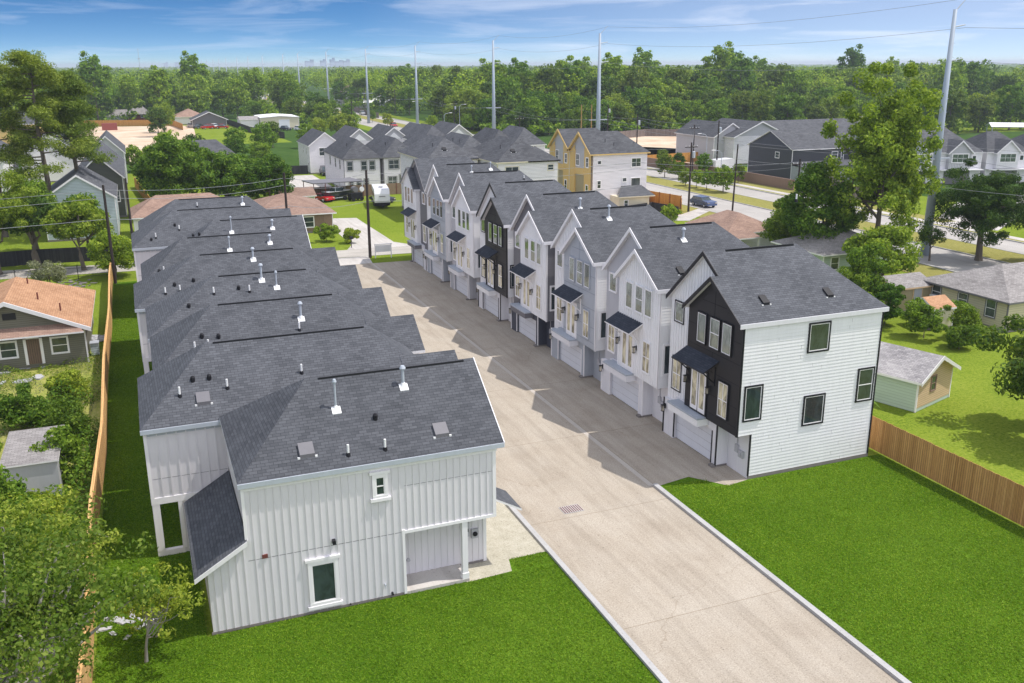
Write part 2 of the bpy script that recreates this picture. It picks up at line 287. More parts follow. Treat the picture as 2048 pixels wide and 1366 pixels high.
# ------------------------------------------------------------------ ground and roads
sheet('ground',[rect(-4000,9000,-1500,12000)],-.03,'land')
sheet('yard_ground',[rect(-30,125,-10,215)],-.02,'yard')
sheet('meadow',[[(12,285),(44,285),(40,395),(14,395)],[(200,230),(330,230),(330,330),(230,330)]],-.015,'yard')
sheet('lawn',[[(-3.5,20),(16.0,20),(16.0,35.75),(14.0,35.75),(13.8,34.7),(11.6,34.62),(8.8,34.62),(-3.5,34.62)],[(-3.5,34.62),(.6,34.62),(.6,42.1),(.2,45),(.2,104.6),(-3.5,104.6)],
  [(24.4,15),(38.6,15),(38.6,38.75),(30.3,38.75),(29.3,38.9),(28.0,38.55),(27.2,39.6),(26.4,40.35),(24.4,39.9)],[(13.4,40.6),(14.7,40.9),(15.6,42.6),(13.4,42.6)]],.004,'lawn')
sheet('driveway',[[(16.2,10),(24.2,10),(24.2,107.9),(16.0,107.9),(13.0,107.9),(12.9,44),(15.2,41.8),(16.2,40.4)],[(24.2,39.85),(26.6,40.3),(28.0,38.5),(29.5,38.78),(29.5,103.6),(24.2,103.9)]],.008,'drive')
sheet('gutter_strip',[rect(23.98,24.28,40.05,103.8)],.014,'gutter')
sheet('gravel_path',[[(11.6,34.55),(13.8,34.7),(14.05,35.7),(16.2,35.75),(16.2,40.8),(15.3,41.9),(14.7,40.8),(13.35,40.5),(13.0,36.0),(11.6,36)]],.012,'gravel')
b=MB(); b.box(15.95,16.2,10,40.9,-.02,.13); b.box(24.15,24.42,10,40.0,-.02,.14); tag(b.build('kerb','kerb'),kind='structure')
sheet('street',[[(-80,112.2),(-15,111.2),(31,107.9),(80,106.5),(80,110.8),(31,112.4),(-15,116.0),(-80,117)]],.003,'street')
sheet('street_grass',[[(24.3,103.9),(38,103.2),(38,107.2),(24.9,107.6)]],.012,'yard')
sheet('concrete_apron',[[(14.5,104),(24.2,104),(24.7,108.2),(14.5,108.6)],[(25.6,138.4),(29.8,137.3),(29.9,116),(32.2,112.3),(23.2,113.0),(24.4,116),(24.7,130),(25.5,131)],[(20,127.3),(25.5,127.3),(25.5,128),(20,128)]],.016,'slab')
sheet('boulevard',[rect(81.8,91.0,-60,2200),rect(96.6,103,-60,2200)],.006,'road')
sheet('median_grass',[rect(91.0,96.6,-60,2200)],.09,'dry')
b=MB(); b.box(90.85,91.0,-60,900,-.02,.13); b.box(96.6,96.75,-60,900,-.02,.13); b.box(103,103.2,-60,900,-.02,.13); b.box(81.6,81.8,-60,118,-.02,.13); tag(b.build('boulevard_kerb','kerb'),kind='structure')
sheet('verge',[rect(103.2,104.4,-60,200),rect(106,109,100,200),rect(77,81.6,60,260)],.02,'dry')
sheet('sidewalk',[rect(104.4,106,60,200),[(70,117),(74,115.5),(81.6,122),(81.6,125),(72.5,118.5)]],.03,'slab')
sheet('white_row_drive',[rect(24,34,160.5,197),rect(40,62,188,197)],.0,'slab')
sheet('side_street_drives',[[(104,100),(135,122),(165,120),(165,112),(135,108),(108,92)],[(103,172),(118,172),(118,160),(106,160)]],.01,'slab')
sheet('building_lot',[[(118,205),(168,205),(175,262),(132,262)],[(96,175),(112,175),(140,215),(125,235),(100,220)],[(-20,240),(-2,235),(16,260),(22,380),(-25,392)],[(60,117),(76,117),(77,136),(60,127)]],.0,'dirt')
sheet('weed_ground',[rect(-40,-3.75,10,79)],.004,'weed')
sheet('far_verges',[rect(76,81.8,260,2200),rect(103,110,260,2200)],.004,'yard')
# ------------------------------------------------------------------ windows etc.
def window(parent,side,plane,a0,a1,z0,z1,trim='trimw',sash='trimw',pane='gl_dark',tw=.08,rail=True,grid=0,T=None,proud=.0):
    """side W/E/S/N, plane coordinate of the wall, a0..a1 along the wall."""
    sgn={'W':-1,'E':1,'S':-1,'N':1}[side]
    def bx(m,u0,u1,zz0,zz1,d0,d1,mi):
        lo,hi=sorted((plane+sgn*d0,plane+sgn*d1))
        if side in 'WE': m.box(lo,hi,u0,u1,zz0,zz1,mi)
        else: m.box(u0,u1,lo,hi,zz0,zz1,mi)
    m=MB(); m.t=T; o=proud; t=tw
    bx(m,a0-t,a1+t,z1,z1+t,-.02,.05+o,0); bx(m,a0-t,a1+t,z0-t,z0,-.02,.055+o,0); bx(m,a0-t,a0,z0,z1,-.02,.05+o,0); bx(m,a1,a1+t,z0,z1,-.02,.05+o,0)
    s=.045
    bx(m,a0,a1,z1-s,z1,-.02,.035+o,1); bx(m,a0,a1,z0,z0+s,-.02,.035+o,1); bx(m,a0,a0+s,z0+s,z1-s,-.02,.035+o,1); bx(m,a1-s,a1,z0+s,z1-s,-.02,.035+o,1)
    if rail: zm=(z0+z1)/2; bx(m,a0+s,a1-s,zm-.025,zm+.025,-.02,.032+o,1)
    for i in range(grid): u=a0+(a1-a0)*(i+1)/(grid+1); bx(m,u-.02,u+.02,z0+s,z1-s,-.02,.030+o,1)
    w_=m.build('window',[trim,sash],parent)
    g=MB(); g.t=T; bx(g,a0+s,a1-s,z0+s,z1-s,-.01,.015+o,0); g.build('pane',pane,w_)
    return w_
def lap_wall(m,u0,u1,y,z0,z1,zmax=lambda u:1e9,step=.19,mi=0,d=.020,axis='S'):
    z=z0
    while z<z1-.01:
        zt=min(z+step,z1)
        m.poly([(u0,y-d,z),(u1,y-d,z),(u1,y,zt),(u0,y,zt)],mi)
        jr=(math.sin(z*91.7)*43.7)%1; ju=u0+(u1-u0)*jr; m.poly([(ju,y-d-.002,z),(ju+.012,y-d-.002,z),(ju+.012,y-.002,zt),(ju,y-.002,zt)],2); m.poly([(u0,y,z),(u1,y,z),(u1,y-d,z),(u0,y-d,z)],mi); z+=step
def pvc(parent,x,y,z,h=.45,T=None):
    m=MB(); m.t=T; m.tube([((x,y,z-.05),.05),((x,y,z+h),.05)],8,0); m.tube([((x,y,z-.08),.11),((x,y,z+.10),.075)],8,1); m.build('vent_pipe',['pvc','rubber'],parent)
def flue(parent,x,y,z,h=1.1,big=False,T=None):
    r=.045 if not big else .068
    m=MB(); m.t=T; m.tube([((x,y,z-.05),r),((x,y,z+h),r)],10); m.tube([((x,y,z+h),r*1.9),((x,y,z+h+.05),r*2.1),((x,y,z+h+.16),r*1.2)],10)
    m.prism([(x-.19,y-.24,z-.17+.04),(x+.19,y-.24,z-.17+.04),(x+.19,y+.05,z+.035+.04),(x-.19,y+.05,z+.035+.04)],(0,0,-.05),1); m.tube([((x,y,z-.05),.16),((x,y,z+.14),r*1.3)],8,1); m.build('flue',['metal','pvc'],parent)
def cap(parent,x,y,z,T=None):
    m=MB(); m.t=T; m.tube([((x,y,z-.1),.10),((x,y,z+.16),.11),((x,y,z+.24),.06)],8); m.build('vent_cap','rubber',parent)
def boxvent(parent,x,y,z,s=.7,T=None,mat='taupe',wd=.6):
    m=MB(); m.t=T; a=wd/2
    m.prism([(x-a,y-.25,z-.25*s+.16),(x+a,y-.25,z-.25*s+.16),(x+a,y+.25,z+.25*s+.14),(x-a,y+.25,z+.25*s+.14)],(0,0,-.2),0)
    m.box(x-a-.1,x-a,y-.27,y-.20,z-.28*s,z-.28*s+.08,1); m.box(x+a,x+a+.1,y-.27,y-.20,z-.28*s,z-.28*s+.08,1)
    m.build('box_vent',[mat,'pvc'],parent)
def lantern(parent,x,y,z,T=None):
    m=MB(); m.t=T; m.box(x-.02,x+.0,y-.07,y+.07,z-.12,z+.2); m.box(x-.2,x-.02,y-.015,y+.015,z+.14,z+.17)
    for dx_ in (-.26,-.12):
        for dy_ in (-.07,.055): m.box(x+dx_,x+dx_+.015,y+dy_,y+dy_+.015,z-.25,z+.1)
    m.box(x-.28,x-.09,y-.09,y+.09,z+.1,z+.14); m.box(x-.27,x-.10,y-.08,y+.08,z-.28,z-.25); o=m.build('wall_lantern','black',parent)
    g=MB(); g.t=T; g.box(x-.24,x-.13,y-.05,y+.05,z-.24,z+.09); g.build('lamp_glass','lamp_glass',o)
# ------------------------------------------------------------------ right row townhouses
SR=.663; SLF=3.3/3.65
def rz_near(ly): return 8.85+SR*(ly+.3)
def rz_far(ly): return 8.7+SLF*(8.1-ly)
def townhouse(i,y0,label,main,bumpc,side,lower,trim,boxm,sash='trimw',mirror=False,flues=(),caps=(),pipes=(),batten_main=True,batten_bump=False,panels=False,ty=2):
    H=thing('townhouse',label,'townhouse',(28.5,y0,0),group='three storey townhouses on the right of the driveway')
    T=(lambda q:(q[0],7.85-q[1],q[2])) if mirror else None
    # walls
    m=MB(); m.t=T
    wl=[main,side,'fdn',lower,trim]
    m.poly([(.45,5.25,2.3),(.45,7.85,2.3),(.45,7.85,rz_far(7.85)),(.45,4.45,11.85),(.45,2.0,rz_near(2.0)-.1),(.45,5.25,8)],0)
    m.poly([(.45,2.0,rz_near(2)-.1),(.45,5.25,8),(.45,2.0,8)],0)
    m.poly([(.45,0,2.65),(.45,5.25,2.65),(.45,5.25,8),(.45,2,8),(.45,0,8)],0)
    if batten_main:
        k=5.5
        while k<7.8: m.box(.405,.45,k-.02,k+.02,2.3,min(rz_far(k),rz_near(k))-.2,0); k+=.28
        k=3.2
        while k<5.3: m.box(.405,.45,k-.02,k+.02,8.9,min(rz_far(k),rz_near(k))-.2,0); k+=.28
    # lap siding of the near gable-less side, back and far walls
    lap_wall(m,.95,9.25,0,.19,2.66,mi=1); lap_wall(m,.0,9.25,0,2.66,8.95,mi=1)
    m.poly([(9.25,0,0),(9.25,7.85,0),(9.25,7.85,9),(9.25,0,9)],1); m.poly([(.45,7.85,0),(9.25,7.85,0),(9.25,7.85,9),(.45,7.85,9)],1)
    m.poly([(.95,.01,0),(9.25,.01,0),(9.25,.01,.3),(.95,.01,.3)],2); m.box(.9,9.27,-.03,.01,0,.2,2)
    # corner boards
    m.box(9.17,9.27,-.04,.06,.2,9.0,4); m.box(.88,.97,-.035,.03,.2,2.66,4)
    # garage block
    m.box(.22,.5,2.04,2.5,0,2.65,3); m.box(.22,.5,6.65,7.85,0,2.3,3); m.box(.222,.5,2.5,6.65,2.05,2.65,3); m.box(.5,.95,2.04,2.2,0,2.65,3)
    m.poly([(.95,0,0),(.95,2.04,0),(.95,2.04,2.65),(.95,0,2.65)],3); m.box(-.05,.97,2.02,2.4,0,.12,2)
    m.box(.19,.24,2.5,2.58,.1,2.05,4); m.box(.19,.24,6.57,6.66,.1,2.05,4); m.box(.17,.22,7.77,7.86,.05,2.3,4); m.box(.17,.225,2.02,2.12,.05,2.64,4)
    for k in range(5): m.box(.5+.09*k,.515+.09*k,2.02,2.04,.15,2.6,3)
    m.build('wall',wl,H)
    # projecting bay
    m=MB(); m.t=T
    pk=2.85; zp=rz_near(pk)-.1; sl=.83
    m.poly([(0,0,2.65),(0,5.25,2.65),(0,5.25,zp-sl*2.4),(0,pk,zp),(0,0,rz_near(0)-.1)],0)
    m.poly([(0,5.25,2.65),(.45,5.25,2.65),(.45,5.25,zp-sl*2.4),(0,5.25,zp-sl*2.4)],0)
    m.poly([(0,0,2.65),(.95,0,2.65),(.95,5.25,2.65),(0,5.25,2.65)],0)
    m.poly([(0,0,2.66),(.1,0,2.66),(.1,0,9),(0,0,9)],0)
    m.box(-.02,.09,-.03,0.0,2.62,8.95,1)
    m.box(-.025,.0,-.03,.09,2.62,8.9,1)
    def ztop(k): return (rz_near(k) if k<pk else zp-sl*(k-pk))-.15
    if batten_bump:
        k=.25
        while k<5.2: m.box(-.045,0,k-.02,k+.02,2.66,ztop(k),0); k+=.28
    if panels:
        for zz in (7.83,6.65,5.5,4.2,3.1): m.box(-.008,0,.05,5.2,zz,zz+.03,2)
        for k,za,zb in ((2.68,7.83,10.6),(2.68,5.5,6.65),(1.4,9.2,9.8)): m.box(-.008,0,k,k+.03,za,min(zb,ztop(k)),2)
        m.box(-.008,0,1.2,3.9,9.4,9.43,2)
    bay=m.build('bay',[bumpc,trim,'vent' if bumpc=='black' else 'seam'],H)
    # roof
    m=MB(); m.t=T; th=(0,0,-.17)
    m.prism([(-.3,-.1,8.983),(9.5,-.1,8.983),(6.45,4.45,12.0),(.2,4.45,12.0),(.2,pk,rz_near(pk)),(-.3,pk,rz_near(pk))],th,0,1)
    m.prism([(.2,8.1,8.7),(.2,4.45,12.0),(6.45,4.45,12.0),(9.5,8.1,8.7)],th,0,1)
    m.prism([(9.5,-.1,8.983),(9.5,8.1,8.7),(6.45,4.45,12.0)],th,0,1)
    z0=rz_near(pk); m.prism([(-.3,pk,z0),(.44,pk,z0),(.44,5.5,z0-sl*2.65),(-.3,5.5,z0-sl*2.65)],th,0,1)
    # barge boards, proud of the roof edge
    def barge(a,b_,x): 
        m.prism([(x,a[0],a[1]+.02),(x,b_[0],b_[1]+.02),(x,b_[0],b_[1]-.24),(x,a[0],a[1]-.24)],(-.04,0,0),2)
    barge((8.1,8.7),(4.45,12.0),.2); barge((4.45,12.0),(pk,rz_near(pk)),.2); barge((pk,z0),(5.5,z0-sl*2.65),-.3); barge((-.1,8.983),(pk,rz_near(pk)),-.3)
    m.box(-.3,9.5,-.145,-.10,8.74,8.98,3)
    rf=m.build('roof',['shingle','offwhite',trim,'offwhite'],H)
    m=MB(); m.t=T; m.box(1.6,6.2,4.30,4.39,11.90,12.01); m.build('ridge_vent','vent',H)
    # garage door, ledge, french door, awning
    m=MB(); m.t=T; m.box(.42,.46,2.5,6.65,.05,2.05,0)
    for zz in (.55,1.05,1.55): m.box(.412,.42,2.5,6.65,zz,zz+.02,1)
    m.build('garage_door',['gdoor','lgrey'],H)
    m=MB(); m.t=T; m.box(-.55,.2,3.0,6.15,2.2,2.62,0); m.box(-.6,.2,2.95,6.2,2.62,2.72,1); m.build('ledge',[boxm,'ledge'],H)
    m=MB(); m.t=T
    m.box(-.06,.0,2.95,4.65,2.75,5.4,0 if trim!='black' else 1); m.box(-.075,-.06,3.05,3.76,2.85,5.3,2); m.box(-.075,-.06,3.84,4.55,2.85,5.3,2)
    d=m.build('french_door',['trimw','black','trimw'],bay and H)
    g=MB(); g.t=T; g.box(-.084,-.075,3.2,3.62,3.1,5.15); g.box(-.084,-.075,3.98,4.4,3.1,5.15); g.build('pane','gl_cream',d)
    m=MB(); m.t=T
    m.prism([(0,2.0,6.35),(0,5.3,6.35),(-1.0,5.3,5.78),(-1.0,2.0,5.78)],(0,0,-.07),0,1)
    a_=m.build('awning',['awning',trim],H)
    for k in (2.35,4.95):
        m=MB(); m.t=T; m.tube([((-.02,k,4.95),.04),((-.45,k,5.35),.04),((-.85,k,5.72),.04)],6); m.box(-.05,0,k-.05,k+.05,4.8,5.9)
        m.build('bracket',['white' if trim!='black' else 'black'],a_)
    lantern(H,0,2.73,4.5,T); lantern(H,0,5.02,4.5,T); lantern(H,.17,7.6,1.75,T)
    # windows
    tr='black' if trim=='black' else bumpc if bumpc!='black' else 'black'
    tr2='black' if trim=='black' else 'trimw'
    for (a,c_) in ((3.42,4.22),(2.1,2.96),(.98,1.78)):
        window(bay,'W',0,a-.02,c_,6.95,8.62,tr,'trimw','gl_mix',.06,rail=(a==2.1),T=T,proud=.04)
    window(bay,'W',0,.95,1.83,3.3,5.28,tr,'trimw','gl_cream',.06,T=T,grid=1,proud=.04)
    window(H,'W',.45,6.4,7.32,7.32,8.5,tr2,'trimw','gl_mix',.07,rail=False,T=T,proud=.04)
    window(H,'W',.45,6.4,7.32,3.08,5.06,tr2,'trimw','gl_cream',.07,T=T,grid=1,proud=.04)
    ts='black' if trim=='black' else 'trimw'
    window(H,'S',0,4.28,5.56,6.98,8.5,ts,'trimw','gl_green',.09,rail=False,proud=.022,T=T); window(H,'S',0,7.97,8.97,3.62,5.46,ts,'trimw','gl_green',.09,proud=.022,T=T)
    window(H,'S',0,.38,1.40,3.55,5.42,ts,'trimw','gl_dark',.09,rail=False,proud=.022,T=T); window(H,'S',0,4.35,5.64,2.72,4.33,ts,'trimw','gl_dark',.09,rail=False,proud=.022,T=T)
    # meters
    m=MB(); m.t=T; m.box(.84,.95,.95,1.25,1.2,1.65); m.box(.80,.95,.45,.85,1.05,1.45); m.tube([((.79,.65,1.25),.10),((.74,.65,1.25),.10)],10,0); m.tube([((.9,1.1,1.65),.03),((.9,1.1,2.6),.03)],6)
    m.build('electric_meter','lgrey',H)
    for x,y,h,bg_ in flues: flue(H,x,y,rz_near(y) if y<4.45 else rz_far(y),h,bg_,T)
    for x,y in caps: boxvent(H,x,y,rz_near(y)-.02,.66,T,'rubber',.4)
    for x,y in pipes: pvc(H,x,y,rz_near(y),.4,T)
    return H
spec=[
 (0,'nearest right-row townhouse, black panelled bay and wide white lap side wall','white','black','white','offwhite','black','white','trimw',False,[],[(1.97,1.09),(6.23,1.11)],[(8.6,7.4)],True,False,True),
 (8.39,'light grey townhouse with white board bay, directly behind the nearest black-bay townhouse','lgrey','white','white','offwhite','trimw','offwhite','trimw',False,[(3.44,3.28,.6,True)],[(1.92,1.0)],[],False,True,False),
 (16.94,'third townhouse in the right row, white gable with pale blue-grey panelled bay','white','bgrey','white','bgrey','trimw','offwhite','trimw',False,[(2.66,3.47,.8,True)],[],[],True,False,True),
 (25.4,'brown-grey taupe townhouse with white board bay and dark slate garage side wall','taupe','white','taupe','navy','trimw','taupe','trimw',False,[(4.16,2.8,.7,True)],[],[],False,True,False),
 (33.77,'farther black-bay townhouse, fifth in the row, between the taupe one and a pale grey one','white','black','white','offwhite','black','white','trimw',False,[],[],[],True,False,True),
 (42.2,'sixth right-row townhouse, pale grey walls with white board bay and no dark trim','lgrey','white','white','lgrey','trimw','offwhite','trimw',False,[],[],[(6.47,3.3)],False,True,False),
 (50.46,'seventh right-row townhouse, white gable with light blue-grey bay, next to the last one','white','bgrey','white','bgrey','trimw','offwhite','trimw',False,[(3.95,3.2,.6,False),(6.18,3.55,.6,False)],[],[],True,False,True),
 (58.6,'farthest right-row townhouse by the street, white bay beside a dark grey wall strip','taupe','white','white','offwhite','taupe','taupe','trimw',True,[],[],[],False,True,False)]
for k,s in enumerate(spec):
    dy,lb,main,bay,side,low,trim,bx_,sash,mir,fl,cp,pp,bm,bb,pn=s
    townhouse(k,38.8+dy,lb,main,bay,side,low,trim,bx_,sash,mir,fl,cp,pp,bm,bb,pn)
# ------------------------------------------------------------------ left row houses
def battens(m,y,x0,x1,z0,zf,step,mi=0,w_=.036,d=.028):
    x=x0
    while x<=x1: m.box(x-w_/2,x+w_/2,y-d,y,z0(x) if callable(z0) else z0,zf(x) if callable(zf) else zf,mi); x+=step
def hiproof(m,x0,x1,y0,y1,ez,rz,rx0,rx1,yr,mi=0,ms=1,th=.16,ez2=None):
    e2=ez if ez2 is None else ez2; v=(0,0,-th)
    A,B,C_,D=(x0,y0,ez),(x1,y0,ez),(x1,y1,e2),(x0,y1,e2); P,Q=(rx0,yr,rz),(rx1,yr,rz)
    m.prism([A,B,Q,P],v,mi,ms); m.prism([C_,D,P,Q],v,mi,ms)
    if rx0>x0+.05: m.prism([D,A,P],v,mi,ms)
    if rx1<x1-.05: m.prism([B,C_,Q],v,mi,ms)
LG='two storey houses with charcoal roofs on the left of the driveway'
def left_A(ry,label,detail):
    H=thing('house',label,'house',(0,ry,0),group=LG)
    m=MB(); Y=-3.72
    m.poly([(.86,Y,.0),(8.85,Y,.0),(8.85,Y,3.0),(2.46,Y,3.0),(2.46,Y,3.85),(.86,Y,2.95)],0)
    m.poly([(2.46,Y,3.0),(13,Y,3.0),(13,Y,6.25),(2.46,Y,6.25)],0)
    m.poly([(8.85,Y,0),(8.85,-2.4,0),(8.85,-2.4,3),(8.85,Y,3)],0); m.poly([(8.85,-2.4,0),(13,-2.4,0),(13,-2.4,3),(8.85,-2.4,3)],0); m.poly([(8.85,Y,3),(13,Y,3),(13,-2.4,3),(8.85,-2.4,3)],0)
    m.poly([(13,-2.4,0),(13,3.3,0),(13,3.3,3),(13,-2.4,3)],0); m.poly([(13,Y,3),(13,3.3,3),(13,3.3,6.4),(13,0,9.0),(13,Y,6.3)],0)
    m.poly([(2.46,Y,3),(2.46,3.3,3),(2.46,3.3,6.3),(2.46,Y,6.3)],0); m.poly([(.86,Y,0),(.86,3.3,0),(.86,3.3,2.95),(.86,Y,2.95)],0); m.poly([(.86,3.3,0),(2.46,3.3,0),(2.46,3.3,3.8),(.86,3.3,2.95)],0); m.poly([(2.46,3.3,0),(13,3.3,0),(13,3.3,6.4),(2.46,3.3,6.4)],0)
    battens(m,Y,2.75,8.8,.12,6.12,.30); battens(m,Y,9.05,12.9,3.06,6.12,.30); battens(m,Y,1.1,2.5,.12,lambda x:2.95+(x-.86)*.56-.15,.30); battens(m,-2.4,9.1,12.9,.1,3.0,.30)
    # thin panel joints
    m.box(2.46,8.85,Y-.004,Y,2.98,2.995,2); m.box(8.95,13,Y-.004,Y,5.1,5.112,2)
    # trim boards
    m.box(2.40,2.52,Y-.045,Y,3.9,6.25,1); m.box(12.9,13.05,Y-.045,Y+.02,2.95,6.25,1); m.box(8.78,8.9,Y-.05,Y+.02,.05,3.1,1); m.box(8.9,13.05,Y-.05,Y,2.92,3.06,1); m.box(12.9,13.05,-2.45,-2.38,.05,2.95,1)
    m.box(2.4,13.1,Y-.03,Y,6.02,6.2,1)
    m.box(.8,8.85,Y-.02,Y+.01,0,.12,3); m.box(8.85,13,-2.43,-2.4,0,.12,3)
    m.build('wall',['batten','trimw','vent','fdn'],H)
    m=MB(); m.box(8.9,11.75,Y-.05,-2.4,0,.14,0); m.build('porch_slab','slab',H)
    m=MB(); m.box(11.47,11.72,Y-.01,Y+.24,.14,2.92,0); m.box(11.44,11.75,Y-.04,Y+.27,.14,.42,0); m.build('porch_post','trimw',H)
    m=MB(); hiproof(m,2.3,13.4,-3.85,3.65,6.405,9.1,5.75,13.4,0,ez2=6.545)
    m.prism([(13.4,-3.85,6.43),(13.4,0,9.12),(13.4,0,8.9),(13.4,-3.85,6.2)],(.04,0,0),1)
    m.prism([(13.4,3.65,6.56),(13.4,0,9.12),(13.4,0,8.9),(13.4,3.65,6.3)],(.04,0,0),1)
    m.box(2.3,13.4,-3.89,-3.85,6.20,6.40,2)
    rf=m.build('roof',['shingle','offwhite','metal'],H)
    m=MB(); m.box(6.3,12.9,-.14,-.06,9.0,9.085); m.build('ridge_vent','vent',H)
    m=MB(); m.prism([(2.46,Y-.25,3.98),(2.46,3.3,3.98),(.35,3.3,2.72),(.35,Y-.25,2.72)],(0,0,-.14),0,1)
    m.box(2.46,2.50,Y-.02,3.2,3.9,4.25,2); m.prism([(2.46,Y-.25,4.0),(.35,Y-.25,2.74),(.35,Y-.25,2.55),(2.46,Y-.25,3.8)],(0,-.03,0),1)
    m.build('lean_to_roof',['shingle_grey' if False else 'shingle','trimw','ledge'],H)
    m=MB(); m.prism([(13.0,-3.2,3.6),(13.0,-1.2,3.6),(14.5,-1.2,2.75),(14.5,-3.2,2.75)],(0,0,-.1),0,1); m.build('awning',['shingle','trimw'],H)
    window(H,'S',Y,7.74,8.12,4.9,5.72,'trimw','trimw','gl_dark',.14,proud=.04); window(H,'S',Y,4.90,5.86,.52,2.28,'trimw','trimw','gl_dark',.15,rail=False,proud=.04)
    for bb in ((7.5,8.36,Y-.11,5.86,5.98),(4.66,6.1,Y-.11,2.43,2.56)): m=MB(); m.box(bb[0],bb[1],bb[2],Y,bb[3],bb[4]); m.build('window_head','trimw',H)
    for bb in ((7.5,8.36,Y-.12,4.64,4.78),(4.66,6.1,Y-.12,.24,.38)): m=MB(); m.box(bb[0],bb[1],bb[2],Y,bb[3],bb[4]); m.build('window_sill','trimw',H)
    if detail:
        m=MB(); m.box(5.82,5.95,Y-.22,Y,3.1,3.28); m.build('wall_lamp','rubber',H)
        m=MB(); m.box(3.0,3.22,Y-.06,Y,3.0,3.16); m.build('wall_vent','rust',H)
        m=MB(); m.tube([((7.95,Y,.7),.03),((7.95,Y-.16,.72),.035)],8); m.tube([((7.95,Y-.1,.7),.02),((7.95,Y-.12,.55),.02)],6); m.build('hose_bib','metal',H)
        m=MB(); m.tube([((8.25,Y,.22),.05),((8.25,Y-.14,.18),.05)],8); m.tube([((6.42,Y-.02,.12),.03),((6.42,Y-.1,.12),.03)],6); m.build('drain_outlet','rubber',H)
        m=MB(); m.box(11.95,12.2,-2.55,-2.4,1.5,2.2,0); m.box(12.32,12.62,-2.53,-2.4,1.35,1.8,0); m.tube([((12.47,-2.53,1.58),.11),((12.47,-2.6,1.58),.11)],12,1); m.tube([((12.07,-2.47,2.2),.03),((12.07,-2.47,2.95),.03)],6,0); m.box(12.0,12.15,-2.57,-2.55,1.75,1.9,1); m.build('electric_meter',['lgrey','rubber'],H)
        m=MB(); m.tube([((9.35,-2.4,.85),.09),((9.35,-2.46,.85),.09)],10); m.build('dryer_vent','lgrey',H)
    return H
def left_B(ry,label,x0,rx0,rx1,x1=13.25,bump=True,detail=False):
    H=thing('house',label,'house',(0,ry,0),group=LG); Y=-3.65
    m=MB(); xa=x0+.12
    m.poly([(xa,Y,2.66),(13,Y,2.66),(13,Y,6.25),(xa,Y,6.25)],0); m.poly([(.2,Y,0),(13,Y,0),(13,Y,2.66),(.2,Y,2.66)],0)
    m.poly([(.2,Y,0),(.2,3.1,0),(.2,3.1,2.66),(.2,Y,2.66)],0)
    m.poly([(xa,Y,2.66),(.2,Y,2.66),(.2,3.1,2.66),(xa,3.1,2.66)],0)
    m.poly([(xa,Y,2.66),(xa,3.1,2.66),(xa,3.1,6.3),(xa,Y,6.3)],0)
    m.poly([(.2,3.1,0),(13,3.1,0),(13,3.1,2.66),(.2,3.1,2.66)],0); m.poly([(xa,3.1,2.66),(13,3.1,2.66),(13,3.1,6.4),(xa,3.1,6.4)],0); m.poly([(13,Y,0),(13,3.1,0),(13,3.1,6.4),(13,Y,6.3)],0)
    battens(m,Y,xa+.12,12.9,3.0,6.1,.42,0,.05,.035); battens(m,Y,.5,12.9,.2,2.66,.42,0,.05,.035)
    m.box(xa,13,Y-.04,Y,2.66,2.98,1); m.box(xa-.02,13.1,Y-.03,Y,6.02,6.2,2); m.box(xa-.02,xa+.12,Y-.045,Y,2.66,6.2,1)
    m.box(xa,13,Y-.004,Y,3.9,3.912,3)
    m.box(xa,.2,Y-.02,Y+.2,0,.28,1); m.box(xa,xa+.2,Y+.2,3.1,0,.28,1)
    m.build('wall',['batten','trimw','metal','vent'],H)
    m=MB(); m.box(xa,xa+.33,Y-.03,Y+.3,.28,2.66); m.build('porch_post','trimw',H)
    m=MB(); m.box(.12,.3,Y-.035,Y,.28,2.66); m.build('door_jamb','trimw',H)
    m=MB(); hiproof(m,x0,x1,-3.85,3.6,6.405,9.1,rx0,rx1,0,ez2=6.545); m.box(x0,x1,-3.89,-3.85,6.2,6.4,2)
    if bump:
        # small cross gable towards the driveway
        v=(0,0,-.15); xs=11.4; xe=14.3
        m.prism([(xs,-4.15,6.25),(xe,-4.15,6.25),(xe,-1.9,7.83),(xs,-1.9,7.83)],v,0,1); m.prism([(xe,.35,6.25),(xs,.35,6.25),(xs,-1.9,7.83),(xe,-1.9,7.83)],v,0,1)
    m.build('roof',['shingle','offwhite','metal'],H)
    if bump:
        m=MB(); m.poly([(13,-3.95,0),(14.0,-3.95,0),(14.0,-3.95,6.2),(13,-3.95,6.2)],0); m.poly([(14,-3.95,0),(14,.15,0),(14,.15,6.2),(14,-1.9,7.6),(14,-3.95,6.2)],0); m.poly([(13,.15,0),(14,.15,0),(14,.15,6.2),(13,.15,6.2)],0)
        battens(m,-3.95,13.2,13.95,.1,6.1,.25,0,.05,.03); m.build('bay','batten',H)
    m=MB(); m.box(rx0+.35,rx1-.2,-.14,-.06,9.0,9.085); m.build('ridge_vent','vent',H)
    return H
RY=[38.4,45.75,53.45,61.1,68.85,76.4,84.2,91.9,99.4]
rzf=lambda ly:9.1-.7*abs(ly)
